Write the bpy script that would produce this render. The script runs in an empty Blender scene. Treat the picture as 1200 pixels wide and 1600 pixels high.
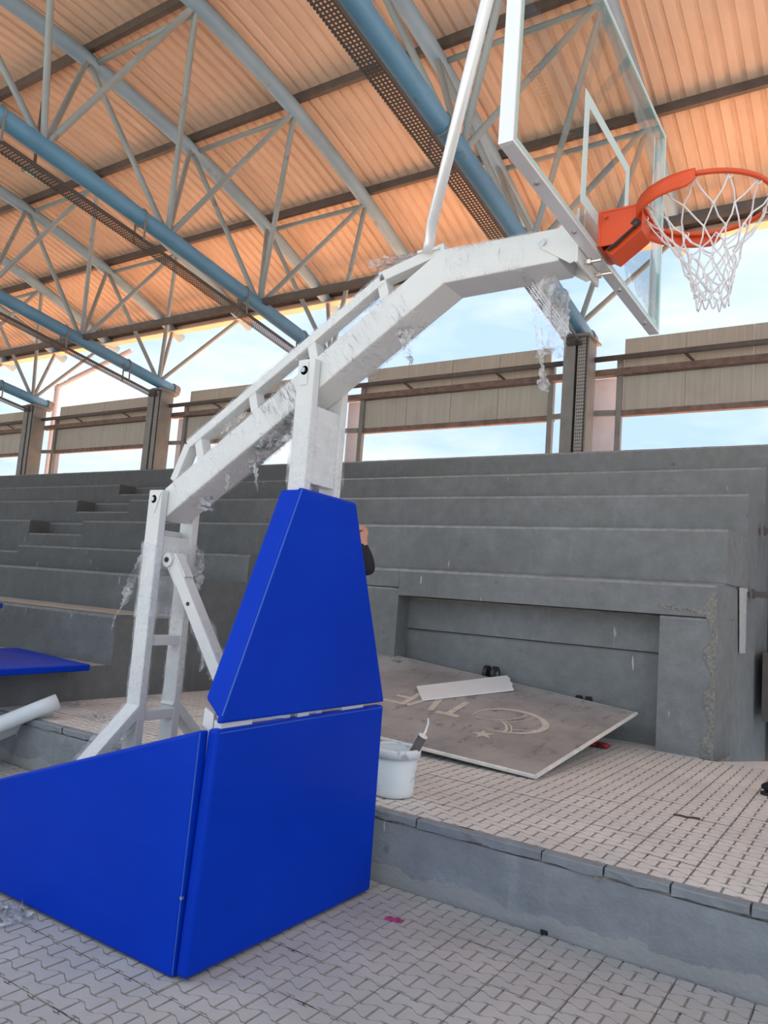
import bpy, bmesh, math, random
from mathutils import Matrix, Vector
from math import sin, cos, pi, radians, sqrt
random.seed(7)
S = bpy.context.scene
COL = S.collection

# ------------------------------------------------------------------ camera
CAM_POS = Vector((0.0, 0.0, 1.5))
F_PX = 1197.66
yaw, pit, rol = 0.58454, 0.11038, -0.07535
_fw = Vector((-sin(yaw)*cos(pit), cos(yaw)*cos(pit), sin(pit)))
_r = Vector((cos(yaw), sin(yaw), 0.0))
_d = _fw.cross(_r)
_r2 = _r*cos(rol) + _d*sin(rol)
_d2 = -_r*sin(rol) + _d*cos(rol)
cam_data = bpy.data.cameras.new('camera')
cam = bpy.data.objects.new('camera', cam_data)
COL.objects.link(cam)
cam.matrix_world = Matrix(((_r2.x, -_d2.x, -_fw.x, CAM_POS.x), (_r2.y, -_d2.y, -_fw.y, CAM_POS.y),
                           (_r2.z, -_d2.z, -_fw.z, CAM_POS.z), (0, 0, 0, 1)))
cam_data.sensor_fit = 'HORIZONTAL'
cam_data.sensor_width = 36.0
cam_data.lens = 36.0*F_PX/1200.0
cam_data.clip_start = 0.05
cam_data.clip_end = 500
S.camera = cam

# ------------------------------------------------------------------ world, sun, exposure
W = bpy.data.worlds.new('sky'); S.world = W; W.use_nodes = True
nt = W.node_tree; nt.nodes.clear()
wo = nt.nodes.new('ShaderNodeOutputWorld'); bg = nt.nodes.new('ShaderNodeBackground')
tc = nt.nodes.new('ShaderNodeTexCoord'); mp = nt.nodes.new('ShaderNodeMapping')
mp.inputs['Scale'].default_value = (1.0, 1.0, 3.2); mp.inputs['Location'].default_value = (0.35, 0.1, 0.3)
no = nt.nodes.new('ShaderNodeTexNoise'); no.inputs['Scale'].default_value = 2.6
no.inputs['Detail'].default_value = 7; no.inputs['Roughness'].default_value = 0.55
cr = nt.nodes.new('ShaderNodeValToRGB')
cr.color_ramp.elements[0].position = 0.36; cr.color_ramp.elements[0].color = (0.33, 0.455, 0.62, 1)
cr.color_ramp.elements[1].position = 0.62; cr.color_ramp.elements[1].color = (0.62, 0.645, 0.665, 1)
L = nt.links.new
L(tc.outputs['Generated'], mp.inputs['Vector']); L(mp.outputs['Vector'], no.inputs['Vector'])
L(no.outputs['Fac'], cr.inputs['Fac']); L(cr.outputs['Color'], bg.inputs['Color']); L(bg.outputs['Background'], wo.inputs['Surface'])
bg.inputs['Strength'].default_value = 0.92

sun_d = bpy.data.lights.new('sun', 'SUN'); sun_d.energy = 15.0; sun_d.angle = radians(0.6); sun_d.color = (1.0, 0.9, 0.76)
sun = bpy.data.objects.new('sun', sun_d); COL.objects.link(sun)
_to = Vector((-0.93, 0.30, 0.62)).normalized()
sun.rotation_euler = _to.to_track_quat('Z', 'Y').to_euler(); sun.location = (-30, 10, 30)

S.view_settings.view_transform = 'Standard'; S.view_settings.look = 'None'
S.view_settings.gamma = 1.0; S.view_settings.use_curve_mapping = False
S.view_settings.exposure = 1.05

# ------------------------------------------------------------------ photo rays
def ray(x, y):
    return _r2*((x-600)/F_PX) + _d2*((y-800)/F_PX) + _fw
def on_z(x, y, z): r = ray(x, y); return CAM_POS + r*((z-CAM_POS.z)/r.z)
def on_y(x, y, Y): r = ray(x, y); return CAM_POS + r*(Y/r.y)
def on_x(x, y, X): r = ray(x, y); return CAM_POS + r*(X/r.x)

# ------------------------------------------------------------------ materials
def srgb(r, g, b):
    f = lambda c: (c/255/12.92) if c/255 <= 0.04045 else ((c/255+0.055)/1.055)**2.4
    return (f(r), f(g), f(b), 1.0)
def lin(c): return c if len(c) == 4 else (c[0], c[1], c[2], 1.0)
class N:
    """tiny node helper"""
    def __init__(self, name):
        self.m = bpy.data.materials.new(name); self.m.use_nodes = True
        self.t = self.m.node_tree; self.t.nodes.clear()
        self.out = self.new('ShaderNodeOutputMaterial')
    def new(self, t, **kw):
        n = self.t.nodes.new(t)
        for k, v in kw.items():
            if k in n.inputs: n.inputs[k].default_value = v
            else: setattr(n, k, v)
        return n
    def link(self, a, b): self.t.links.new(a, b)
    def coords(self, scale=(1, 1, 1), world=False, rnd=True):
        m = self.new('ShaderNodeMapping'); m.inputs['Scale'].default_value = scale
        if world:
            g = self.new('ShaderNodeNewGeometry'); self.link(g.outputs['Position'], m.inputs['Vector'])
        else:
            g = self.new('ShaderNodeTexCoord'); self.link(g.outputs['Object'], m.inputs['Vector'])
            if rnd:
                o = self.new('ShaderNodeObjectInfo'); mu = self.new('ShaderNodeMath', operation='MULTIPLY')
                mu.inputs[1].default_value = 37.0; self.link(o.outputs['Random'], mu.inputs[0])
                self.link(mu.outputs[0], m.inputs['Location'])
        return m.outputs['Vector']
    def noise(self, vec, scale, detail=4, rough=0.55):
        n = self.new('ShaderNodeTexNoise'); n.inputs['Scale'].default_value = scale
        n.inputs['Detail'].default_value = detail; n.inputs['Roughness'].default_value = rough
        self.link(vec, n.inputs['Vector']); return n.outputs['Fac']
    def ramp(self, fac, p0, c0, p1, c1):
        r = self.new('ShaderNodeValToRGB'); e = r.color_ramp.elements
        e[0].position = p0; e[0].color = lin(c0); e[1].position = p1; e[1].color = lin(c1)
        self.link(fac, r.inputs['Fac']); return r.outputs['Color']
    def mix(self, fac, a, b, mode='MIX'):
        m = self.new('ShaderNodeMix', data_type='RGBA', blend_type=mode)
        for v, i in ((fac, 0), (a, 6), (b, 7)):
            if hasattr(v, 'is_output'): self.link(v, m.inputs[i])
            else: m.inputs[i].default_value = v if i == 0 else lin(v)
        return m.outputs[2]
    def bump(self, h, strength, dist=0.01, prev=None):
        b = self.new('ShaderNodeBump'); b.inputs['Strength'].default_value = strength; b.inputs['Distance'].default_value = dist
        self.link(h, b.inputs['Height'])
        if prev: self.link(prev, b.inputs['Normal'])
        return b.outputs['Normal']
    def bsdf(self, col, rough=0.6, metal=0.0, normal=None, **kw):
        p = self.new('ShaderNodeBsdfPrincipled'); p.inputs['Roughness'].default_value = rough; p.inputs['Metallic'].default_value = metal
        for k, v in kw.items(): p.inputs[k].default_value = v
        if hasattr(col, 'is_output'): self.link(col, p.inputs['Base Color'])
        else: p.inputs['Base Color'].default_value = lin(col)
        if normal: self.link(normal, p.inputs['Normal'])
        return p
    def finish(self, sh):
        self.link(sh.outputs[0], self.out.inputs['Surface']); return self.m

def simple(name, col, rough=0.5, metal=0.0, var=0.12, scale=6.0, bump=0.0, bscale=60.0, world=False, **kw):
    n = N(name); v = n.coords(world=world)
    f = n.noise(v, scale)
    dark = tuple(c*(1-var) for c in col[:3]); lite = tuple(min(1, c*(1+var)) for c in col[:3])
    c = n.ramp(f, 0.3, dark, 0.7, lite)
    nm = None
    if bump: nm = n.bump(n.noise(v, bscale, 3), bump)
    return n.finish(n.bsdf(c, rough, metal, nm, **kw))

def concrete(name, base, stain, scratch=True, dust=False, blend=None):
    n = N(name); v = n.coords(world=True)
    big = n.noise(v, 0.9, 5, 0.6); mid = n.noise(v, 7.0, 5, 0.65)
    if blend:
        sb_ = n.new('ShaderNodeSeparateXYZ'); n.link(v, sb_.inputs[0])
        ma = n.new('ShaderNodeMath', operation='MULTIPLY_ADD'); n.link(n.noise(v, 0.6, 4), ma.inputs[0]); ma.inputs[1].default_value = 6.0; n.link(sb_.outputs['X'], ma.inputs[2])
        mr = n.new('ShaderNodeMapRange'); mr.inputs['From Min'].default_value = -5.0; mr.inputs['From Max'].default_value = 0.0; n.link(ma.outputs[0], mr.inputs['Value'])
    c = n.ramp(big, 0.3, tuple(x*0.82 for x in base[:3]), 0.7, tuple(x*1.12 for x in base[:3]))
    c = n.mix(n.ramp(mid, 0.35, (0.7, 0.7, 0.7), 0.75, (0, 0, 0)), c, stain)
    sv = n.coords(scale=(9, 9, 0.8), world=True)
    st = n.noise(sv, 1.3, 4, 0.6)
    c = n.mix(n.ramp(st, 0.62, (0, 0, 0), 0.8, (0.35, 0.35, 0.35)), c, tuple(min(1, x*1.5) for x in base[:3]))
    if scratch:
        wv = n.coords(scale=(14, 14, 2.2), world=True)
        ch = n.noise(wv, 1.0, 2, 0.5)
        c = n.mix(n.ramp(ch, 0.735, (0, 0, 0), 0.755, (1, 1, 1)), c, (0.55, 0.56, 0.56))
    if blend: c = n.mix(mr.outputs[0], n.mix(1.0, c, (blend, blend, blend*1.0), 'MULTIPLY'), c)
    vo = n.new('ShaderNodeTexVoronoi'); vo.inputs['Scale'].default_value = 2.4; n.link(v, vo.inputs['Vector'])
    c = n.mix(n.ramp(vo.outputs['Distance'], 0.045, (0.8, 0.8, 0.8), 0.075, (0, 0, 0)), c, tuple(x*0.55 for x in base[:3]))
    if dust:
        sp = n.new('ShaderNodeSeparateXYZ'); n.link(v, sp.inputs[0])
        ad = n.new('ShaderNodeMath', operation='MULTIPLY_ADD'); n.link(n.noise(v, 5.0, 4), ad.inputs[0]); ad.inputs[1].default_value = -0.16; n.link(sp.outputs['Z'], ad.inputs[2])
        c = n.mix(n.ramp(ad.outputs[0], -0.075, (0.6, 0.6, 0.6), 0.0, (0, 0, 0)), c, srgb(170, 168, 163))
    nm = n.bump(n.noise(v, 45.0, 5, 0.7), 0.6, 0.008)
    nm = n.bump(n.noise(v, 9.0, 4, 0.6), 0.5, 0.02, nm)
    return n.finish(n.bsdf(c, 0.75, 0, nm))

def rusty_paint(name, base, rust, amount=0.6, rough=0.45):
    n = N(name); v = n.coords()
    f = n.noise(v, 2.2, 6, 0.7); g = n.noise(v, 1.1, 3)
    c = n.ramp(g, 0.3, tuple(x*0.85 for x in base[:3]), 0.7, tuple(min(1, x*1.15) for x in base[:3]))
    c = n.mix(n.ramp(f, amount, (0, 0, 0), amount+0.08, (0.85, 0.85, 0.85)), c, rust)
    return n.finish(n.bsdf(c, rough, 0, n.bump(n.noise(v, 40, 3), 0.08)))

M = {}
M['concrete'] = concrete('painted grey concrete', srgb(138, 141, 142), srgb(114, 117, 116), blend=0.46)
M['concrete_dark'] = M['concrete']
M['kerb'] = concrete('kerb concrete', srgb(150, 156, 160), srgb(128, 132, 134), dust=True)
M['tread'] = simple('dusty tread', srgb(160, 152, 142), 0.9, var=0.15, scale=5, world=True)
M['rough'] = simple('broken mortar', srgb(140, 138, 132), 0.95, var=0.3, scale=40, bump=0.8, bscale=50, world=True)

def slab_mat(name, c1, c2):
    n = N(name); o = n.new('ShaderNodeObjectInfo'); v = n.coords(world=True)
    c = n.ramp(o.outputs['Random'], 0.0, c1, 1.0, c2)
    d = n.noise(v, 2.3, 5, 0.6)
    c = n.mix(n.ramp(d, 0.35, (0.45, 0.45, 0.45), 0.7, (0, 0, 0)), c, tuple(x*0.62 for x in c1[:3]))
    s = n.noise(v, 160.0, 2)
    c = n.mix(n.ramp(s, 0.4, (0.25, 0.25, 0.25), 0.65, (0, 0, 0)), c, tuple(x*0.7 for x in c1[:3]))
    return n.finish(n.bsdf(c, 0.8, 0, n.bump(n.noise(v, 120, 3), 0.3, 0.003)))
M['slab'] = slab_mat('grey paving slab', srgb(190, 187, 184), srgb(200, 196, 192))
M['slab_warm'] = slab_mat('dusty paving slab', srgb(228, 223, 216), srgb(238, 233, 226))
M['sand_joint'] = simple('sand joint', srgb(158, 151, 144), 0.95, var=0.2, scale=20, world=True)
M['turf'] = simple('dusty open ground', (0.42, 0.40, 0.37), 0.95, var=0.2, scale=1.0, world=True)
M['worn_dark'] = simple('worn dark edge', srgb(116, 117, 115), 0.85, var=0.18, scale=14, bump=0.5, bscale=60, world=True)
M['worn'] = simple('worn concrete edge', srgb(146, 147, 146), 0.85, var=0.18, scale=14, bump=0.5, bscale=60, world=True)
M['earth'] = simple('sunlit reddish earth', (0.76, 0.38, 0.19), 0.95, var=0.15, scale=0.3, world=True)

M['sheet'] = None
n = N('corrugated roof sheet'); v = n.coords(scale=(1, 0.25, 1))
f = n.noise(v, 3.0, 5, 0.65)
c = n.ramp(f, 0.3, (0.68, 0.48, 0.36), 0.7, (0.80, 0.59, 0.46))
M['sheet'] = n.finish(n.bsdf(c, 0.55, 0, n.bump(n.noise(v, 30, 3), 0.1)))
M['blue_tube'] = rusty_paint('blue painted pipe', srgb(98, 150, 184), srgb(110, 92, 80), 0.64)
M['blue_pale'] = rusty_paint('faded blue pipe', srgb(140, 172, 196), srgb(150, 116, 96), 0.62)
M['brace'] = rusty_paint('faded grey blue brace', srgb(146, 156, 158), srgb(128, 112, 98), 0.6)
M['dark_steel'] = simple('dark purlin steel', srgb(92, 84, 80), 0.6, 0.0, var=0.2)
M['column'] = simple('column steel', srgb(128, 126, 122), 0.55, 0.0, var=0.12, scale=4)
M['rust'] = simple('rusty rail', srgb(118, 98, 90), 0.8, 0.0, var=0.3, scale=8)
n = N('streaked wall panel'); v = n.coords(scale=(14, 14, 0.5))
c = n.ramp(n.noise(v, 2.0, 4), 0.3, srgb(166, 160, 150), 0.7, srgb(182, 176, 165))
v2 = n.coords(scale=(1, 1, 1)); c = n.mix(n.ramp(n.noise(v2, 1.6, 5), 0.55, (0, 0, 0), 0.75, (0.4, 0.4, 0.4)), c, srgb(140, 128, 112))
M['panel'] = n.finish(n.bsdf(c, 0.6, 0))
M['lilac'] = simple('pale outer sheet', srgb(206, 200, 212), 0.6, var=0.04)
M['white_steel'] = simple('white powder coat', (0.70, 0.71, 0.70), 0.3, 0.0, var=0.04, scale=3)
M['alu'] = simple('brushed aluminium frame', (0.86, 0.87, 0.88), 0.32, 0.35, var=0.03)
M['chrome'] = simple('zinc bolt', (0.6, 0.6, 0.58), 0.25, 0.9, var=0.1)
M['black'] = simple('black rubber', (0.02, 0.02, 0.022), 0.45, var=0.2)
M['orange'] = simple('orange rim paint', (0.74, 0.085, 0.018), 0.35, var=0.06)
M['cord'] = simple('white net cord', (0.82, 0.80, 0.80), 0.7, var=0.05)
n = N('blue vinyl pad'); v = n.coords()
c = n.ramp(n.noise(v, 1.2, 2), 0.3, (0.0, 0.034, 0.45), 0.7, (0.0, 0.041, 0.51))
wv = n.coords(scale=(1.0, 1.0, 3.0)); wr = n.noise(wv, 2.2, 2, 0.4)
M['vinyl'] = n.finish(n.bsdf(c, 0.42, 0, n.bump(n.noise(v, 260, 2), 0.06, 0.001, n.bump(wr, 0.35, 0.03)), **{'Specular IOR Level': 0.09}))
M['vinyl_edge'] = simple('pad piping', (0.02, 0.10, 0.50), 0.35, var=0.05)
M['white_vinyl'] = simple('white vinyl sheet', (0.74, 0.80, 0.84), 0.4, var=0.04, scale=2)
M['bucket'] = None
n = N('splashed bucket plastic'); v = n.coords()
c = n.ramp(n.noise(v, 7, 5, 0.7), 0.33, srgb(150, 152, 150), 0.46, srgb(225, 230, 232))
M['bucket'] = n.finish(n.bsdf(c, 0.45, 0, n.bump(n.noise(v, 30, 4), 0.2)))
n = N('dusty sponsor board'); v = n.coords()
c = n.ramp(n.noise(v, 1.4, 6, 0.62), 0.3, srgb(134, 130, 128), 0.62, srgb(170, 165, 161))
c = n.mix(n.ramp(n.noise(n.coords(scale=(2.5, 1, 1)), 4.0, 5, 0.7), 0.56, (0, 0, 0), 0.68, (0.7, 0.7, 0.7)), c, srgb(104, 98, 96))
M['board'] = n.finish(n.bsdf(c, 0.8, 0, n.bump(n.noise(v, 3, 3), 0.25, 0.02)))
M['print'] = simple('faded print', srgb(206, 198, 184), 0.8, var=0.12, scale=12)
M['white_edge'] = simple('white board edging', srgb(222, 218, 210), 0.6, var=0.15, scale=12)
M['old_paint'] = simple('old pale paint', srgb(188, 187, 186), 0.8, var=0.15, scale=20)
M['plank'] = simple('white laminate', srgb(240, 239, 238), 0.45, var=0.03)
M['red'] = simple('red fabric', srgb(170, 50, 60), 0.8, var=0.2, scale=30)
M['skin'] = simple('skin', srgb(205, 150, 125), 0.55, var=0.06, scale=20)
M['jacket'] = simple('black jacket', (0.012, 0.012, 0.018), 0.8, var=0.2, scale=20)
M['trousers'] = simple('dark trousers', (0.03, 0.035, 0.05), 0.85, var=0.2, scale=20)
M['hair'] = simple('dark hair', (0.015, 0.012, 0.01), 0.7)
M['pink'] = simple('pink wrapper', srgb(170, 60, 120), 0.35, var=0.3, scale=60)
M['brown'] = simple('brown twig', srgb(90, 62, 52), 0.9, var=0.2)

n = N('perforated galvanised tray'); v = n.coords(rnd=False)
sx = n.new('ShaderNodeSeparateXYZ'); n.link(v, sx.inputs[0])
def cell(axis, freq, thr):
    m = n.new('ShaderNodeMath', operation='MULTIPLY'); m.inputs[1].default_value = freq; n.link(sx.outputs[axis], m.inputs[0])
    fr = n.new('ShaderNodeMath', operation='FRACT'); n.link(m.outputs[0], fr.inputs[0])
    g = n.new('ShaderNodeMath', operation='GREATER_THAN'); g.inputs[1].default_value = thr; n.link(fr.outputs[0], g.inputs[0]); return g.outputs[0]
mm = n.new('ShaderNodeMath', operation='MULTIPLY'); n.link(cell('X', 22.0, 0.5), mm.inputs[0]); n.link(cell('Y', 22.0, 0.5), mm.inputs[1])
tr = n.new('ShaderNodeBsdfTransparent'); pb = n.bsdf(srgb(88, 84, 82), 0.5, 0.3); ms = n.new('ShaderNodeMixShader')
n.link(mm.outputs[0], ms.inputs[0]); n.link(pb.outputs[0], ms.inputs[1]); n.link(tr.outputs[0], ms.inputs[2])
M['tray'] = n.finish(ms)
n = N('perforated column tray'); v = n.coords(rnd=False); sx = n.new('ShaderNodeSeparateXYZ'); n.link(v, sx.inputs[0])
mm = n.new('ShaderNodeMath', operation='MULTIPLY'); n.link(cell('X', 30.0, 0.5), mm.inputs[0]); n.link(cell('Z', 18.0, 0.5), mm.inputs[1])
tr = n.new('ShaderNodeBsdfTransparent'); pb = n.bsdf(srgb(150, 148, 144), 0.5, 0.1); ms = n.new('ShaderNodeMixShader')
n.link(mm.outputs[0], ms.inputs[0]); n.link(pb.outputs[0], ms.inputs[1]); n.link(tr.outputs[0], ms.inputs[2])
M['tray_v'] = n.finish(ms)

n = N('backboard glass')
tr = n.new('ShaderNodeBsdfTransparent'); tr.inputs[0].default_value = (0.90, 0.925, 0.915, 1)
gl = n.new('ShaderNodeBsdfGlossy'); gl.inputs['Roughness'].default_value = 0.02
n.link(n.bump(n.noise(n.coords(), 5.0, 2, 0.4), 0.05, 0.02), gl.inputs['Normal'])
fr = n.new('ShaderNodeFresnel'); fr.inputs['IOR'].default_value = 1.5
gm = n.new('ShaderNodeNewGeometry'); iv = n.new('ShaderNodeMath', operation='SUBTRACT'); iv.inputs[0].default_value = 1.0; n.link(gm.outputs['Backfacing'], iv.inputs[1])
fm = n.new('ShaderNodeMath', operation='MULTIPLY'); n.link(fr.outputs[0], fm.inputs[0]); n.link(iv.outputs[0], fm.inputs[1])
ms = n.new('ShaderNodeMixShader'); n.link(fm.outputs[0], ms.inputs[0]); n.link(tr.outputs[0], ms.inputs[1]); n.link(gl.outputs[0], ms.inputs[2])
M['glass'] = n.finish(ms)
M['glass_edge'] = simple('green glass edge', (0.42, 0.66, 0.62), 0.3, var=0.05)
M['mark'] = simple('white board marking', (0.60, 0.76, 0.73), 0.5, var=0.03)

def film_mat(name, lo, hi, s):
    n = N(name); v = n.coords(scale=s)
    h = n.noise(v, 9.0, 5, 0.65)
    w = n.ramp(h, 0.42, (lo, lo, lo), 0.66, (hi, hi, hi))
    nm = n.bump(n.noise(v, 14.0, 4, 0.6), 0.9, 0.02)
    p = n.bsdf((0.92, 0.93, 0.95), 0.14, 0, nm)
    tr = n.new('ShaderNodeBsdfTransparent'); ms = n.new('ShaderNodeMixShader')
    n.link(w, ms.inputs[0]); n.link(tr.outputs[0], ms.inputs[1]); n.link(p.outputs[0], ms.inputs[2])
    return n.finish(ms)
M['film'] = film_mat('stretch film', 0.04, 0.34, (1, 1, 1))
M['film_loose'] = film_mat('loose crumpled film', 0.06, 0.62, (1, 1, 0.6))

# ------------------------------------------------------------------ mesh helpers
class MB:
    def __init__(s): s.v = []; s.f = []; s.mi = []
    def add(s, vs, fs, mi=0):
        o = len(s.v); s.v += [Vector(p) for p in vs]; s.f += [tuple(i+o for i in f) for f in fs]; s.mi += [mi]*len(fs); return s
    def box(s, a, b, mi=0):
        x0, y0, z0 = a; x1, y1, z1 = b
        return s.add([(x0, y0, z0), (x1, y0, z0), (x1, y1, z0), (x0, y1, z0), (x0, y0, z1), (x1, y0, z1), (x1, y1, z1), (x0, y1, z1)],
                     [(0, 3, 2, 1), (4, 5, 6, 7), (0, 1, 5, 4), (1, 2, 6, 5), (2, 3, 7, 6), (3, 0, 4, 7)], mi)
    def bar(s, p, q, w, h, up=(0, 0, 1), mi=0):
        """rectangular bar p->q, w across, h along 'up'"""
        p, q = Vector(p), Vector(q); d = (q-p).normalized(); up = Vector(up)
        a = d.cross(up)
        if a.length < 1e-4: a = d.cross(Vector((0, 1, 0)))
        a.normalize(); b = a.cross(d).normalized()
        vs = []
        for c in (p, q):
            for i, j in ((-1, -1), (1, -1), (1, 1), (-1, 1)): vs.append(c+a*(w/2*i)+b*(h/2*j))
        return s.add(vs, [(0, 3, 2, 1), (4, 5, 6, 7), (0, 1, 5, 4), (1, 2, 6, 5), (2, 3, 7, 6), (3, 0, 4, 7)], mi)
    def tube(s, pts, r, n=8, closed=False, caps=True, mi=0):
        pts = [Vector(p) for p in pts]; m = len(pts)
        rs = r if isinstance(r, (list, tuple)) else [r]*m
        o = len(s.v); prev = None
        for i, p in enumerate(pts):
            if closed: d = pts[(i+1) % m]-pts[i-1]
            else: d = pts[min(i+1, m-1)]-pts[max(i-1, 0)]
            d.normalize()
            if prev is None:
                a = d.orthogonal().normalized()
            else:
                a = prev - d*prev.dot(d)
                if a.length < 1e-5: a = d.orthogonal()
                a.normalize()
            prev = a; b = d.cross(a)
            for k in range(n):
                t = 2*pi*k/n; s.v.append(p+(a*cos(t)+b*sin(t))*rs[i])
        rings = m if closed else m-1
        for i in range(rings):
            for k in range(n):
                j = (i+1) % m
                s.f.append((o+i*n+k, o+i*n+(k+1) % n, o+j*n+(k+1) % n, o+j*n+k)); s.mi.append(mi)
        if caps and not closed:
            s.f.append(tuple(o+k for k in range(n))[::-1]); s.mi.append(mi)
            s.f.append(tuple(o+(m-1)*n+k for k in range(n))); s.mi.append(mi)
        return s
    def prism(s, poly, vec, mi=0):
        """planar polygon (3-D points) extruded by vec"""
        k = len(poly); vec = Vector(vec)
        vs = [Vector(p) for p in poly]+[Vector(p)+vec for p in poly]
        fs = [tuple(range(k))[::-1], tuple(range(k, 2*k))]+[(i, (i+1) % k, k+(i+1) % k, k+i) for i in range(k)]
        return s.add(vs, fs, mi)
    def lathe(s, c, prof, n=28, mi=0, capb=True):
        c = Vector(c); o = len(s.v)
        for r, z in prof:
            for k in range(n):
                t = 2*pi*k/n; s.v.append(c+Vector((r*cos(t), r*sin(t), z)))
        for i in range(len(prof)-1):
            for k in range(n):
                s.f.append((o+i*n+k, o+i*n+(k+1) % n, o+(i+1)*n+(k+1) % n, o+(i+1)*n+k)); s.mi.append(mi)
        if capb:
            s.f.append(tuple(o+k for k in range(n))[::-1]); s.mi.append(mi)
        return s
    def grid(s, fn, nu, nv, mi=0):
        o = len(s.v)
        for i in range(nu+1):
            for j in range(nv+1): s.v.append(Vector(fn(i/nu, j/nv)))
        for i in range(nu):
            for j in range(nv):
                a = o+i*(nv+1)+j; s.f.append((a, a+nv+1, a+nv+2, a+1)); s.mi.append(mi)
        return s

def world_loc(o):
    l = Vector(o.location)
    while o.parent: o = o.parent; l += Vector(o.location)
    return l
def mk(name, mb, mats, parent=None, smooth=False, bevel=0.0, fix=True, solid=0.0, segs=2):
    vs = mb.v
    lo = [min(v[i] for v in vs) for i in range(3)]; hi = [max(v[i] for v in vs) for i in range(3)]
    c = Vector(((lo[0]+hi[0])/2, (lo[1]+hi[1])/2, (lo[2]+hi[2])/2 if parent else lo[2]))
    me = bpy.data.meshes.new(name)
    me.from_pydata([tuple(v-c) for v in vs], [], mb.f)
    if not isinstance(mats, (list, tuple)): mats = [mats]
    for m in mats: me.materials.append(M[m] if isinstance(m, str) else m)
    me.polygons.foreach_set('material_index', mb.mi)
    if fix:
        b = bmesh.new(); b.from_mesh(me); bmesh.ops.recalc_face_normals(b, faces=b.faces); b.to_mesh(me); b.free()
    if smooth: me.polygons.foreach_set('use_smooth', [True]*len(me.polygons))
    me.update()
    o = bpy.data.objects.new(name, me); COL.objects.link(o)
    if parent: o.parent = parent; o.location = c-world_loc(parent)
    else: o.location = c
    if solid:
        m = o.modifiers.new('solid', 'SOLIDIFY'); m.thickness = solid
    if bevel:
        m = o.modifiers.new('bevel', 'BEVEL'); m.width = bevel; m.segments = segs; m.limit_method = 'ANGLE'; m.angle_limit = radians(40)
        m.harden_normals = False
    return o
def tag(o, label=None, cat=None, group=None, kind=None):
    if label: o['label'] = label
    if cat: o['category'] = cat
    if group: o['group'] = group
    if kind: o['kind'] = kind
    return o
def empty(name, loc, label, cat, group=None, kind=None):
    o = bpy.data.objects.new(name, None); COL.objects.link(o); o.location = loc; o.empty_display_size = 0.1
    return tag(o, label, cat, group, kind)
def copy_tree(o, parent=None):
    c = o.copy(); COL.objects.link(c); c.parent = parent
    for ch in o.children: copy_tree(ch, c)
    return c
def lerp(a, b, t): return a+(b-a)*t
def interp(x, xs, ys):
    if x <= xs[0]: return ys[0]+(x-xs[0])*(ys[1]-ys[0])/(xs[1]-xs[0])
    for i in range(len(xs)-1):
        if x <= xs[i+1]: return lerp(ys[i], ys[i+1], (x-xs[i])/(xs[i+1]-xs[i]))
    return ys[-1]+(x-xs[-1])*(ys[-1]-ys[-2])/(xs[-1]-xs[-2])

# ================================================================== SETTING
PZ = 0.367          # platform level
KY = 3.63           # kerb face
# ---- outer ground
mb = MB().grid(lambda u, v: (lerp(-90, 60, u), lerp(13.0, 120, v), -0.6), 2, 2)
tag(mk('ground', mb, 'earth', fix=False), 'reddish sunlit earth outside, beyond the stand', 'ground', kind='structure')

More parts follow.
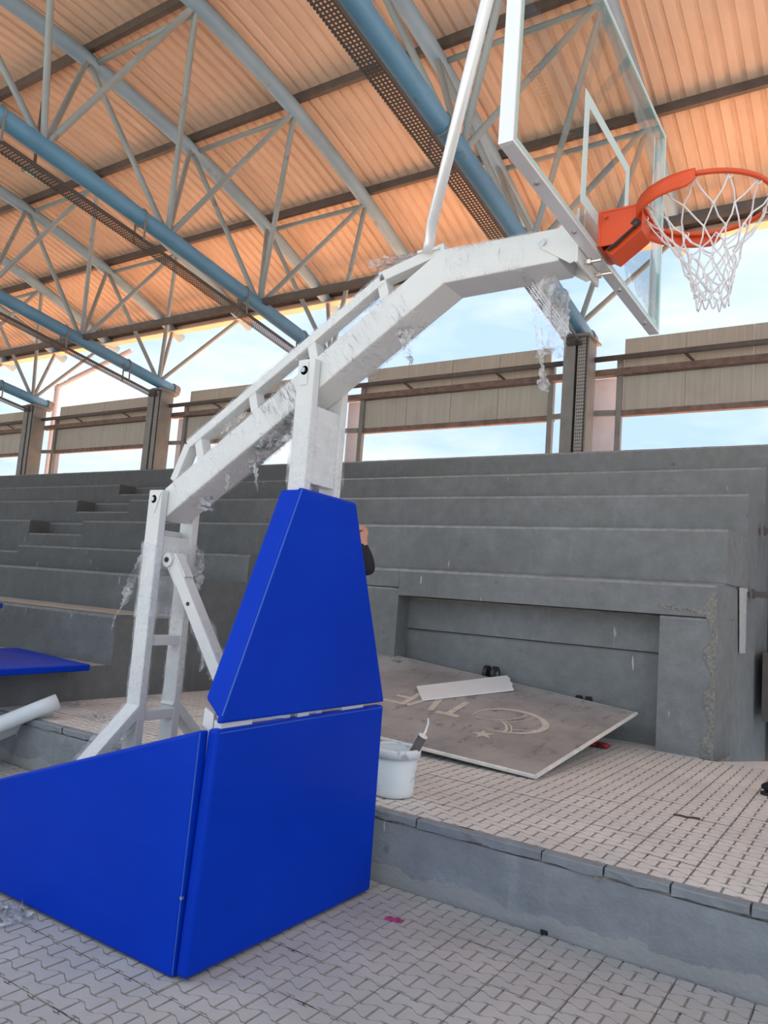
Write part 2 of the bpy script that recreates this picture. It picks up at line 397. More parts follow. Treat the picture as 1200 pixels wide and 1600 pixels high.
# ---- paving slabs: 30 cm slabs with interlocking bone relief
TS = 0.30
def clip(poly, ax, val, keep_less):
    out = []
    for i in range(len(poly)):
        a, b = poly[i-1], poly[i]
        ia = (a[ax] <= val) if keep_less else (a[ax] >= val); ib = (b[ax] <= val) if keep_less else (b[ax] >= val)
        if ia != ib:
            t = (val-a[ax])/(b[ax]-a[ax]); out.append((a[0]+(b[0]-a[0])*t, a[1]+(b[1]-a[1])*t))
        if ib: out.append(b)
    return out
def slab_mesh():
    h, p, amp, g = 0.075, 0.15, 0.012, 0.0030
    mb = MB(); e = TS/2-0.0015
    mb.box((-e, -e, -0.035), (e, e, -0.0055), 1)
    def prof(x0, x1):   # offsets of upper edge (end wide, middle narrow)
        return [(0, 1), (0.13, 1), (0.40, -1), (0.60, -1), (0.87, 1), (1, 1)]
    for r in range(-1, 5):
        off = 0 if r % 2 == 0 else p/2
        for j in range(-1, 3):
            x0 = j*p+off+g; x1 = (j+1)*p+off-g
            top = [(lerp(x0, x1, t), (r+1)*h+amp*s-g) for t, s in prof(0, 1)]
            bot = [(lerp(x0, x1, t), r*h-amp*s+g) for t, s in prof(0, 1)]
            poly = [(x-TS/2, y-TS/2) for x, y in bot+top[::-1]]
            for ax in (0, 1):
                poly = clip(poly, ax, e, True) if poly else poly
                poly = clip(poly, ax, -e, False) if poly else poly
            q = []
            for a in poly:
                if not q or (abs(a[0]-q[-1][0])+abs(a[1]-q[-1][1])) > 1e-5: q.append(a)
            if len(q) > 2 and (abs(q[0][0]-q[-1][0])+abs(q[0][1]-q[-1][1])) < 1e-5: q.pop()
            if len(q) < 3: continue
            ar = abs(sum(q[i-1][0]*q[i][1]-q[i][0]*q[i-1][1] for i in range(len(q))))/2
            if ar < 2e-5: continue
            k = len(q); o = len(mb.v)
            cx = sum(a[0] for a in q)/k; cy = sum(a[1] for a in q)/k
            for a in q: mb.v.append(Vector((a[0], a[1], -0.0055)))
            for a in q: mb.v.append(Vector((a[0]+(cx-a[0])*0.04, a[1]+(cy-a[1])*0.04, 0.0)))
            mb.f.append(tuple(range(o+k, o+2*k))); mb.mi.append(0)
            for i in range(k): mb.f.append((o+i, o+(i+1) % k, o+k+(i+1) % k, o+k+i)); mb.mi.append(1)
    me = bpy.data.meshes.new('paving_slab'); me.from_pydata([tuple(v) for v in mb.v], [], mb.f); me.polygons.foreach_set('material_index', mb.mi)
    b = bmesh.new(); b.from_mesh(me); bmesh.ops.recalc_face_normals(b, faces=b.faces); b.to_mesh(me); b.free()
    return me
sm = slab_mesh(); sm.materials.append(M['slab']); sm.materials.append(M['sand_joint'])
smw = sm.copy(); smw.materials[0] = M['slab_warm']

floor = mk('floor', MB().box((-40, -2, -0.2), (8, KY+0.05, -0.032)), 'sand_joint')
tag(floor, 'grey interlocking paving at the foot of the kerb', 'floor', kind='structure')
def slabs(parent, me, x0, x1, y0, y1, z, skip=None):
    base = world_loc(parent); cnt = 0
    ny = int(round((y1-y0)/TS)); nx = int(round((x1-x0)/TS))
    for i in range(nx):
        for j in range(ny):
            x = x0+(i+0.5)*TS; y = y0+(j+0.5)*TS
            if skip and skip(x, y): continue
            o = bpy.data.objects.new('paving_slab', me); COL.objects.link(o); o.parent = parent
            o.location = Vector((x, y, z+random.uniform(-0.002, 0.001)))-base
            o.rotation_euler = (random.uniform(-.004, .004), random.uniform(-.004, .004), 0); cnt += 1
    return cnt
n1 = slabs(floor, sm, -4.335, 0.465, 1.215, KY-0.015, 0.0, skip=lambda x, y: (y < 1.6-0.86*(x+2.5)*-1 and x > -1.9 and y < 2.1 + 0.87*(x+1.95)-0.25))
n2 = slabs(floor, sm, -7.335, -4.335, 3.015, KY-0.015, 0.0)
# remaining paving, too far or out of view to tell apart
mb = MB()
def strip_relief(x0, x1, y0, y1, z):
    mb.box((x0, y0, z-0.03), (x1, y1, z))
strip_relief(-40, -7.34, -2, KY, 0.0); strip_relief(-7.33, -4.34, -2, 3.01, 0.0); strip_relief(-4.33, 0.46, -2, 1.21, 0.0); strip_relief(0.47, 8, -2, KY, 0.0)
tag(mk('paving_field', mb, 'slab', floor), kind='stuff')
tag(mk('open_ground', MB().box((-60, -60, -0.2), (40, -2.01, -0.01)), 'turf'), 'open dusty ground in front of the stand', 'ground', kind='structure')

# ---- raised platform with its kerb
plat = mk('raised_platform', MB().prism([(-40, KY+0.04, PZ-0.034), (8, KY+0.04, PZ-0.034), (8, 7.9, PZ-0.034), (-0.5, 7.9, PZ-0.034), (-1.15, 7.06, PZ-0.034), (-1.25, 10.5, PZ-0.034), (-40, 10.5, PZ-0.034)], (0, 0, -0.45)), 'sand_joint')
tag(plat, 'raised platform paved in dusty slabs along the stand', 'platform', kind='structure')
def kerb_fn(u, v):
    x = lerp(-16, 4, u); z = lerp(-0.03, PZ-0.055, v)
    return (x, KY+0.006*sin(x*7.3+3*v)+0.004*random.uniform(-1, 1), z)
mb = MB().grid(kerb_fn, 200, 10)
kf = mk('kerb_face', mb, 'kerb', plat, smooth=True, fix=False)
# kerb coping, cracked into lengths, slightly proud
xs = [-16.0, -13.1, -10.4, -8.2, -6.6, -5.1, -3.6, -2.05, -1.36, -1.065, -0.775, -0.46, 0.4, 1.9, 4.0]
for a, b in zip(xs[:-1], xs[1:]):
    mb = MB(); k = max(4, int((b-a)/0.06)); rr = random.Random(int(a*100))
    jj = [(rr.uniform(-.006, .004), rr.uniform(-.012, .006)) for _ in range(k+1)]
    dy = rr.uniform(-0.006, 0.004)
    def fn(u, v, a=a, b=b, jj=jj, k=k, dy=dy):
        i = int(round(u*k)); x = lerp(a+0.004, b-0.004, u)
        P = [(KY+0.10, PZ-0.002), (KY-0.004+dy+jj[i][0], PZ-0.003), (KY-0.008+dy+jj[i][0], PZ-0.010), (KY-0.006+dy, PZ-0.042+jj[i][1]*0.8), (KY+0.06, PZ-0.05)]
        return (x,)+P[int(round(v*4))]
    mb.grid(fn, k, 4)
    mk('kerb_stone', mb, 'kerb', plat, fix=True)
mb = MB().grid(lambda u, v: (lerp(-16, 4, u), KY+0.012+0.01*sin(u*900), lerp(PZ-0.07, PZ-0.035, v)), 220, 1)
mk('mortar_joint', mb, 'rough', plat, fix=False)
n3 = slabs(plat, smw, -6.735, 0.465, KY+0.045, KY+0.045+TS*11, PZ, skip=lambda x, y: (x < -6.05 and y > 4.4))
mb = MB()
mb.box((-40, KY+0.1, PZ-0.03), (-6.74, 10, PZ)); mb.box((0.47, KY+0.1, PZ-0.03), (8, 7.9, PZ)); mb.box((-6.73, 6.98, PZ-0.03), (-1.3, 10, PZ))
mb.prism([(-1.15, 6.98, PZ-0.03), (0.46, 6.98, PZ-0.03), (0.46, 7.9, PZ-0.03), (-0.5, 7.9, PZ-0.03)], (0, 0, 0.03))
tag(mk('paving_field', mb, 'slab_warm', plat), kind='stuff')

# ---- concrete bleachers
bl = empty('concrete_bleachers', (-8, 7, PZ), 'grey painted concrete bleacher steps rising behind the platform', 'bleachers', kind='structure')
BACK = 10.6
def tier(x0, x1, yf, yb, z0, z1, mat='concrete', jit=0.012, right_skew=0.0, name='tier'):
    """block with slightly uneven, chipped front top edge"""
    mb = MB(); k = max(3, int((x1-x0)/0.10)); rr = random.Random(int(yf*1000+z1*100+x0*10))
    j1 = [rr.uniform(-jit, jit*0.4) for _ in range(k+1)]; j2 = [rr.uniform(-jit*1.2, jit*0.2) for _ in range(k+1)]
    prof_n = 5
    def fn(u, v):
        i = int(round(u*k)); x = lerp(x0, x1, u)
        P = [(yf+0.004*sin(x*5), z0), (yf+0.004*sin(x*4+1), lerp(z0, z1, 0.5)), (yf+abs(j1[i])*0.3, z1-0.03), (yf+0.006+abs(j1[i]), z1-0.008+j2[i]*0.3), (yf+0.035+abs(j1[i]), z1+j2[i]*0.15), (yb, z1)]
        y, z = P[int(round(v*5))]
        if u > 0.999: x = x + right_skew*(y-yf)
        return (x, y, z)
    mb.grid(fn, k, 5)
    mb.mi = [1 if (q % 5) in (2, 3) else 0 for q in range(len(mb.f))]
    # end faces
    for u in (0.0, 1.0):
        loop = [Vector(fn(u, v/5)) for v in range(6)]
        xx = loop[-1].x
        loop.append(Vector((xx, yb, z0)))
        mb.add(loop, [tuple(range(7))])
    mb.add([(x0, yb, z0), (x1+right_skew*(yb-yf), yb, z0), (x1+right_skew*(yb-yf), yb, z1), (x0, yb, z1)], [(0, 1, 2, 3)])
    return mk(name, mb, [mat, ('worn_dark' if mat == 'concrete_dark' else 'worn') if jit > 0.006 else mat], bl, fix=True)
XL = -40.0
RS = 0.05
# left block (protrudes to X=-6.1)
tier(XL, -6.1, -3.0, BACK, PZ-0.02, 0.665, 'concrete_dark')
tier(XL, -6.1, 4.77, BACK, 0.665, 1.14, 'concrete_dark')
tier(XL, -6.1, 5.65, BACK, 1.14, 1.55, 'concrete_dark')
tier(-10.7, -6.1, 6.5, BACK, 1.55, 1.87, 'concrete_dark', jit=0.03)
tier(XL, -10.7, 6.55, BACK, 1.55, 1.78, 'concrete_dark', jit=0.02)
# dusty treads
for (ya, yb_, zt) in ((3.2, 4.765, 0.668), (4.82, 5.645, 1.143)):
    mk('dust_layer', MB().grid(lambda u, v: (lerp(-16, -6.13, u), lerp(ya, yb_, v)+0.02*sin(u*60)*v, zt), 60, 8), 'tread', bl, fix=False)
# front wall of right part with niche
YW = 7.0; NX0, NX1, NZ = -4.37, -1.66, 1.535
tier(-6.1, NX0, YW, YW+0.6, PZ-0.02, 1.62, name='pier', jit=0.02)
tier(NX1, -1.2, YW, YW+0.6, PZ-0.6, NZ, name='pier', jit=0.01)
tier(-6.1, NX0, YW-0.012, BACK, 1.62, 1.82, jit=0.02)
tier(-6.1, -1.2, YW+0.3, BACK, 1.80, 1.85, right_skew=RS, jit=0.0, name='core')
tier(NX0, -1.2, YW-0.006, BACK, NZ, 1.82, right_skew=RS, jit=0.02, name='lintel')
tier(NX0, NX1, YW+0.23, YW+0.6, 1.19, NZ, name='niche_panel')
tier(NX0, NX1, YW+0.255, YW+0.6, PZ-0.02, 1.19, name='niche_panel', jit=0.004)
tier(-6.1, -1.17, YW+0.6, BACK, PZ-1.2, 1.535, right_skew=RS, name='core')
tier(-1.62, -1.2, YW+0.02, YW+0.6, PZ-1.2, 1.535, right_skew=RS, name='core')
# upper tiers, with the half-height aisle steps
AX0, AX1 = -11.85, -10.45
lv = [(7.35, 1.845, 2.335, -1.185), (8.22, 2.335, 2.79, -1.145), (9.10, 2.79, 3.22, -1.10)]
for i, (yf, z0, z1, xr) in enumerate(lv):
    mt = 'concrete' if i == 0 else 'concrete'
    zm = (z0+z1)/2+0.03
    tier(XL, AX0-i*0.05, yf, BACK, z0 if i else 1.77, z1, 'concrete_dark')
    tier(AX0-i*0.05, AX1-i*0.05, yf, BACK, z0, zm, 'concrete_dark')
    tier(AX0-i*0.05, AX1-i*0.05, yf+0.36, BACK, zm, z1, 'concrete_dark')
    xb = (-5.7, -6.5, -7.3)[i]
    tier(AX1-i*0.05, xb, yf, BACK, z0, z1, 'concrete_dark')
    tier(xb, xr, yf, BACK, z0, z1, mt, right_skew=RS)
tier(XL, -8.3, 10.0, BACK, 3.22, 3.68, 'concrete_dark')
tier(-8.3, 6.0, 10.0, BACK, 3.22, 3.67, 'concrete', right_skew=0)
mk('core', MB().box((XL, BACK, 0.0), (6, 12.6, 3.3)), 'concrete', bl)
# concrete plaster strip and chipped corner on the end wall
mk('painted_strip', MB().prism([on_x(1155, 918, -1.145), on_x(1169, 920, -1.145), on_x(1167, 1020, -1.145), on_x(1155, 1021, -1.145)], (0.006, 0, 0)), 'old_paint', bl)
mb = MB(); rr = random.Random(3)
def chip(u, v):
    z = lerp(PZ, 1.75, u)
    w = 0.05+0.03*sin(u*23)+0.03*rr.random()
    return (-1.2-w*v+0.006, YW-0.012-0.012*rr.random()*(1-v)+0.006*v, z)
mk('broken_edge', MB().grid(chip, 60, 6), 'rough', bl, fix=False)
mb = MB().grid(lambda u, v: (lerp(-1.66, -1.2, u), YW-0.018*sin(pi*v)*rr.random()-0.004, 1.60+0.05*(v-0.5)-0.06*u*u+0.012*rr.uniform(-1, 1)), 30, 4)
mk('broken_edge', mb, 'rough', bl, fix=False)

# ---- wall at far right beyond the passage
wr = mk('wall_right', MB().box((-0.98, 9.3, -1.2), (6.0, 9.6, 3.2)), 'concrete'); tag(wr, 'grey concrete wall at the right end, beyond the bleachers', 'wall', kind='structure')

# ================================================================== ROOF
def zb(Y): return interp(Y, [0, 4.5, 7.4, 11.65], [7.42, 7.03, 6.66, 6.03])
def zt(Y): return 9.42-((max(Y, 5.3)-5.3)**2)/36.0
TW = 1.2
BN = [3.1, 5.2, 7.3, 9.4, 11.5]
TN = [2.05, 4.25, 6.4, 8.55, 10.65, 12.75]
TX = [-4.14-5.0*k for k in range(-1, 6)]
RC = 0.125
def make_truss(x):
    root = empty('roof_truss', (x, 11.65, 6.03), '', 'truss', 'triangular pipe trusses carrying the roof')
    ys = [1.2+i*0.6 for i in range(18)]+[11.95]
    mk('bottom_chord', MB().tube([(x, y, zb(y)) for y in ys], RC, 18), 'blue_tube', root, smooth=True)
    mk('bearing_shoe', MB().tube([(x, 11.9, zb(11.9)), (x, 12.05, zb(12.05))], 0.15, 16).box((x-0.16, 11.45, zb(11.65)-0.2), (x+0.16, 11.95, zb(11.65)-0.12)), 'column', root)
    for s in (-1, 1):
        ys2 = [1.2+i*0.6 for i in range(20)]+[13.05]
        mk('top_chord', MB().tube([(x+s*TW, y, zt(y)) for y in ys2], 0.12, 16), 'blue_pale', root, smooth=True)
    for yb_ in BN:
        for yt in TN:
            if abs(yt-yb_) < 1.4 and yt > 1.5:
                for s in (-1, 1):
                    p = Vector((x, yb_, zb(yb_))); q = Vector((x+s*TW, yt, zt(yt)))
                    mk('brace', MB().tube([p, q], 0.045, 10, caps=False), 'brace', root, smooth=True, fix=False)
    for yt in TN:
        if yt > 1.5:
            mk('cross_bar', MB().tube([(x-TW, yt+0.12, zt(yt)), (x+TW, yt+0.12, zt(yt))], 0.045, 10), 'brace', root, smooth=True)
    return root
tr0 = make_truss(TX[1])
ordw = ['roof truss of blue pipes just right of the frame, above the hoop net', 'triangular blue pipe truss passing behind the backboard, nearest the hoop', 'triangular blue pipe truss ending behind the white hoop arm',
        'triangular blue pipe truss landing on the column left of the hoop arm', 'triangular blue pipe truss landing on the leftmost visible column', 'blue pipe truss glimpsed at the far left, second before the last', 'blue pipe truss at the very far left end']
trusses = []
for k, x in enumerate(TX):
    t = tr0 if k == 1 else copy_tree(tr0)
    t.location.x = x; t['label'] = ordw[k]; trusses.append(t)

ceil = empty('ceiling', (-10, 5, 9.6), 'corrugated metal roof sheets on dark purlins', 'roof', kind='structure')
SX0, SX1 = -45.0, 9.0
PUR = 0.14
def sheet_mesh():
    mb = MB(); P = 0.2; prof = []
    for r in range(5):
        x = r*P
        prof += [(x, 0), (x+0.115, 0), (x+0.14, 0.038), (x+0.175, 0.038)]
    prof.append((1.0, 0))
    ys = [1.5+i*0.7 for i in range(17)]
    ys = [y for y in ys if y < 12.6]+[12.85]
    o = 0
    for y in ys:
        for (x, z) in prof: mb.v.append(Vector((x, y, zt(y)+0.12+PUR+z)))
    k = len(prof)
    for i in range(len(ys)-1):
        for j in range(k-1): mb.f.append((i*k+j, i*k+j+1, (i+1)*k+j+1, (i+1)*k+j)); mb.mi.append(0)
    return mb
s0 = mk('roof_sheet', sheet_mesh(), 'sheet', ceil, fix=False, solid=0.0)
s0x = s0.location.x
base_x = (SX0+0.5)-world_loc(ceil).x
for k in range(int(SX1-SX0)):
    o = s0 if k == 0 else s0.copy()
    if k: COL.objects.link(o)
    o.location.x = base_x+k
for yt in TN:
    z = zt(yt)+0.12
    mb = MB()
    mb.box((SX0, yt-0.035, z), (SX1, yt-0.027, z+PUR)).box((SX0, yt-0.027, z), (SX1, yt+0.045, z+0.008)).box((SX0, yt-0.027, z+PUR-0.008), (SX1, yt+0.045, z+PUR-0.001))
    mk('purlin', mb, 'dark_steel', ceil)
mk('eave_fascia', MB().box((SX0, 12.83, zt(12.85)-0.02), (SX1, 12.86, zt(12.85)+0.40)).box((SX0, 12.6, zt(12.85)-0.05), (SX1, 12.86, zt(12.85)-0.02)), 'sheet', ceil)
for yb_ in (3.1, 9.4):
    mk('tie_beam', MB().bar((SX0, yb_, zb(yb_)+0.05), (SX1, yb_, zb(yb_)+0.05), 0.10, 0.10), 'dark_steel', ceil)
# wind bracing rod by the eave
mk('tie_beam', MB().bar((SX0, 12.3, zt(12.3)-0.1), (SX1, 12.3, zt(12.3)-0.1), 0.08, 0.12), 'dark_steel', ceil)

# ---- cable trays under the trusses
def make_tray(x):
    root = empty('cable_tray', (x, 11.3, 5.7), '', 'cable tray', 'perforated cable trays under the trusses')
    ys = [0.5+i*0.55 for i in range(20)]+[11.45]
    mb = MB(); w = 0.11; dz = -0.37
    pr = [(-w, 0.055), (-w, 0), (w, 0), (w, 0.055)]
    for y in ys:
        for a, b in pr: mb.v.append(Vector((x-0.02+a, y, zb(y)+dz+b)))
    for i in range(len(ys)-1):
        for j in range(3): mb.f.append((i*4+j, i*4+j+1, (i+1)*4+j+1, (i+1)*4+j)); mb.mi.append(0)
    mk('tray_channel', mb, 'tray', root, fix=False)
    for y in (2.4, 4.6, 6.8, 9.0, 10.6):
        mk('hanger_strap', MB().bar((x-0.115, y, zb(y)-0.36), (x-0.115, y, zb(y)-0.03), 0.012, 0.03).bar((x+0.115, y, zb(y)-0.36), (x+0.115, y, zb(y)-0.03), 0.012, 0.03).tube([(x+0.137*cos(t*pi/10), y, zb(y)+0.137*sin(t*pi/10)) for t in range(20)], 0.01, 5, closed=True), 'column', root)
    return root
ty0 = make_tray(TX[1])
tl = {1: 'perforated cable tray beneath the truss behind the backboard', 2: 'perforated cable tray beneath the truss ending behind the hoop arm',
      3: 'perforated cable tray beneath the truss left of the hoop arm', 4: 'perforated cable tray beneath the leftmost landing truss', 0: 'perforated cable tray beneath the truss right of the frame'}
for k in (1, 0, 2, 3, 4):
    t = ty0 if k == 1 else copy_tree(ty0)
    t.location.x = TX[k]; t['label'] = tl[k]

# ---- steel columns
def make_column(x):
    root = empty('steel_column', (x, 11.65, 3.3), '', 'column', 'steel columns under the truss ends')
    zt_ = zb(11.65)-0.2
    mk('web', MB().box((x-0.19, 11.62, 3.3), (x+0.19, 11.65, zt_)), 'column', root)
    for s in (-1, 1):
        mk('flange', MB().box((x+s*0.19-0.012, 11.46, 3.3), (x+s*0.19+0.012, 11.82, zt_)), 'column', root)
    mk('front_plate', MB().box((x-0.20, 11.42, 3.3), (x-0.01, 11.45, zt_)), 'column', root)
    mk('perforated_tray', MB().grid(lambda u, v: (x+lerp(0.03, 0.16, u), 11.44, lerp(3.3, zt_, v)), 1, 1), 'tray_v', root, fix=False)
    mk('tray_back', MB().box((x+0.015, 11.47, 3.3), (x+0.175, 11.475, zt_)), 'dark_steel', root)
    mk('cap_plate', MB().box((x-0.24, 11.36, zt_), (x+0.24, 11.95, zt_+0.03)), 'column', root)
    mk('gusset', MB().box((x-0.03, 11.5, zt_+0.03), (x+0.03, 11.9, zt_+0.08)), 'column', root)
    return root
c0 = make_column(TX[1])
cl_ = {0: 'grey steel column right of the frame', 1: 'grey steel column below the backboard, with perforated tray on its front', 2: 'grey steel column hidden behind the white hoop posts', 3: 'grey steel column left of the hoop arm', 4: 'grey steel column nearest the left edge', 5: 'grey steel column past the left edge'}
for k in (1, 0, 2, 3, 4, 5):
    t = c0 if k == 1 else copy_tree(c0)
    t.location.x = TX[k]; t['label'] = cl_[k]

# ---- rear screen wall of panels
wb = empty('wall_back', (-10, 11.95, 4.6), 'rear screen of beige streaked panels between steel columns', 'wall', kind='structure')
YP = 11.95
for k in range(0, 5):
    xr, xl = TX[k]-0.62, TX[k+1]+0.62
    w = (xr-xl)/4
    for i in range(4):
        mk('panel', MB().box((xl+i*w+0.004, YP, 4.72), (xl+(i+1)*w-0.004, YP+0.05, 5.90)), 'panel', wb)
    mk('bottom_rail', MB().box((xl-0.1, YP-0.04, 4.63), (xr+0.1, YP+0.06, 4.72)), 'rust', wb)
    mk('top_pipe', MB().tube([(xl-0.4, YP-0.22, 5.53), (xr+0.4, YP-0.22, 5.53)], 0.045, 10), 'dark_steel', wb, smooth=True)
    mk('rail', MB().box((xl-0.5, YP-0.09, 5.30), (xr+0.5, YP, 5.40)).box((xl-0.5, YP-0.14, 5.28), (xr+0.5, YP, 5.30)), 'rust', wb)
    for q in (0.25, 0.75):
        mk('pipe_bracket', MB().bar((lerp(xl, xr, q), YP-0.22, 5.53), (lerp(xl, xr, q)+0.12, YP-0.02, 5.42), 0.03, 0.03), 'dark_steel', wb)
    for xx in (xl-0.05, xr+0.05):
        mk('post', MB().box((xx-0.045, YP-0.06, 3.3), (xx+0.045, YP+0.03, 5.6)), 'column', wb)
    for xx in (xr+0.38,):
        mk('pale_sheet', MB().box((xx-0.36+0.62, YP+0.25, 3.3), (xx+0.05+0.62, YP+0.27, 5.35)), 'lilac', wb)
    mk('stub_bracket', MB().bar((xr+0.1, YP-0.05, 4.68), (xr+0.45, YP-0.1, 4.68), 0.05, 0.09), 'column', wb)
    mk('stub_bracket', MB().bar((xl-0.1, YP-0.05, 4.68), (xl-0.45, YP-0.1, 4.68), 0.05, 0.09), 'column', wb)

# ---- downpipe from the eave gutter
dp = empty('rain_downpipe', (-17.8, 12.2, 3.3), 'pale downpipe running from the eave to behind the leftmost column', 'pipe')
pA = on_y(205, 548, 12.9); pB = on_y(90, 604, 12.5); pC = Vector((pB.x-0.05, 12.5, 5.0))
mk('pipe', MB().tube([pA, lerp(pA, pB, 0.97), pB, pB+Vector((0, 0, -0.12)), Vector((pB.x, pB.y, 3.3))], 0.07, 12), 'lilac', dp, smooth=True)
mk('elbow', MB().tube([lerp(pA, pB, 0.97), pB, pB+Vector((0, 0, -0.12))], 0.08, 12), 'lilac', dp, smooth=True)

# ================================================================== BASKETBALL HOOP
H = empty('basketball_hoop', (-2.9, 2.84, 0.0), 'white portable basketball hoop with blue padding, glass backboard and orange rim', 'basketball hoop')
def part(name, mb, m, parent=H, **kw): return mk(name, mb, m, parent, **kw)
YN0, YN1, YF0, YF1 = 2.70, 2.745, 2.935, 2.98
YC = 2.84
# -- base chassis
part('base_frame', MB().box((-4.35, 2.32, 0.10), (-2.30, 2.42, 0.24)).box((-4.35, 3.26, 0.10), (-2.30, 3.36, 0.24)).box((-4.35, 2.42, 0.10), (-4.25, 3.26, 0.24)).box((-2.40, 2.42, 0.10), (-2.30, 3.26, 0.24)).box((-3.34, 2.42, 0.10), (-3.14, 3.26, 0.24)), 'white_steel', bevel=0.004)
part('ballast_box', MB().box((-4.20, 2.46, 0.12), (-3.5, 3.22, 0.235)), 'white_steel', bevel=0.006)
for x, y in ((-4.15, 2.37), (-4.15, 3.31), (-2.5, 2.37), (-2.5, 3.31)):
    part('wheel', MB().tube([(x, y-0.03, 0.055), (x, y+0.03, 0.055)], 0.055, 18), 'black', smooth=False)
# -- rear upright
RX0, RX1 = -3.295, -3.195
for (a, b, s) in ((YN0, YN1, -1), (YF0, YF1, 1)):
    part('upright_post', MB().box((RX0, a, 0.24), (RX1, b, 1.975)), 'white_steel', bevel=0.004)
    ym = (a+b)/2
    part('splayed_foot', MB().bar((-3.245, ym-s*0.02, 0.862), (-3.245, ym+s*0.36, 0.50), 0.098, 0.05, up=(0, 1, 1)).bar((-3.245, ym+s*0.36, 0.52), (-3.245, ym+s*0.40, 0.22), 0.10, 0.05, up=(0, 1, 0)), 'white_steel', bevel=0.004)
part('web_plate', MB().box((-3.285, YN1, 1.56), (-3.275, YF0, 1.77)), 'white_steel')
part('web_plate', MB().prism([(-3.21, YN1, 1.60), (-3.21, YF0, 1.60), (-3.21, YF0, 1.735), (-3.21, YN1, 1.735)], (-0.006, 0, 0)), 'white_steel')
for z in (1.185, 0.80):
    part('crossbar', MB().box((RX0+0.02, YN1, z-0.025), (RX1-0.005, YF0, z+0.025)), 'white_steel', bevel=0.003)
# -- front upright
FX0, FX1 = -2.335, -2.235
for a, b in ((YN0, YN1), (YF0, YF1)):
    part('upright_post', MB().box((FX0, a, 0.925), (FX1, b, 2.585)), 'white_steel', bevel=0.004)
part('web_plate', MB().prism([(-2.25, YN1, 2.02), (-2.25, YF0, 2.02), (-2.25, YF0, 2.37), (-2.25, YN1, 2.37)], (-0.008, 0, 0)), 'white_steel')
part('crossbar', MB().box((FX0+0.01, YN1, 2.0), (FX1-0.01, YF0, 2.04)), 'white_steel', bevel=0.003)
part('front_frame', MB().box((-2.40, 2.42, 0.82), (-2.28, 3.30, 0.925)).box((-2.40, 2.42, 0.24), (-2.32, 2.50, 0.82)).box((-2.40, 3.22, 0.24), (-2.32, 3.30, 0.82)), 'white_steel', bevel=0.004)
part('pad_bracket', MB().prism([(-2.27, 2.30, 0.90), (-2.33, 2.30, 0.93), (-2.325, 2.30, 1.0), (-2.27, 2.30, 0.98)], (0, 0.02, 0)), 'white_steel', bevel=0.003)
part('pad_bracket', MB().box((-2.262, 2.30, 0.925), (-2.222, 2.48, 0.958)), 'white_steel')
part('pad_bracket', MB().box((-2.262, 2.78, 0.925), (-2.222, 2.86, 0.958)), 'white_steel')
part('pad_bracket', MB().box((-2.262, 3.12, 0.925), (-2.222, 3.30, 0.958)), 'white_steel')
# -- main arm: inclined box beam with a knee
bY0, bY1 = YN1+0.003, YF0-0.003
low = [(-3.235, 1.815), (-1.60, 2.862), (-1.085, 2.868)]
hig = [(-1.065, 3.005), (-1.625, 3.018), (-3.235, 1.987)]
part('arm_beam', MB().prism([(x, bY0, z) for x, z in low+hig], (0, bY1-bY0, 0)), 'white_steel', bevel=0.006)
# upper tie bar with stand-offs
tb0, tb1 = 2.765, 2.835
tie = [(-3.205, 2.055), (-3.12, 2.245), (-1.915, 2.985), (-1.62, 3.015)]
def strip(ptsl, th, y0, y1):
    mb = MB()
    for a, b in zip(ptsl[:-1], ptsl[1:]):
        mb.bar((a[0], (y0+y1)/2, a[1]), (b[0], (y0+y1)/2, b[1]), y1-y0, th)
    return mb
part('tie_bar', strip([(-3.20, 2.035), (-3.115, 2.225), (-1.925, 2.955)], 0.046, tb0, tb1), 'white_steel', bevel=0.004)
part('tie_bar', strip([(-1.955, 2.955), (-1.62, 3.035)], 0.05, tb0, tb1), 'white_steel', bevel=0.004)
for t in (0.06, 0.36, 0.66, 0.985):
    x = lerp(-3.115, -1.925, t); z = lerp(2.215, 2.945, t)
    part('stand_off', MB().bar((x+0.05, 2.80, z-0.15), (x, 2.80, z), 0.065, 0.05, up=(1, 0, 0)), 'white_steel', bevel=0.003)
def bolt(p, axis, r=0.013, parent=H):
    p = Vector(p); a = Vector(axis)
    mb = MB().tube([p, p+a*0.004], r*1.7, 14).tube([p+a*0.004, p+a*0.016], r, 6)
    return part('bolt', mb, 'chrome', parent)
for P in ((-3.25, YN0, 1.925), (-2.292, YN0, 2.53), (-1.15, bY0, 2.95)):
    bolt((P[0], P[1], P[2]), (0, -1, 0))
part('lock_plate', MB().prism([(-3.29, YN0-0.004, 1.96), (-3.20, YN0-0.004, 1.96), (-3.235, YN0-0.004, 1.85)], (0, 0.003, 0)), 'white_steel')
part('lock_plate', MB().box((-2.315, YN0-0.004, 2.46), (-2.27, YN0-0.001, 2.57)), 'white_steel')
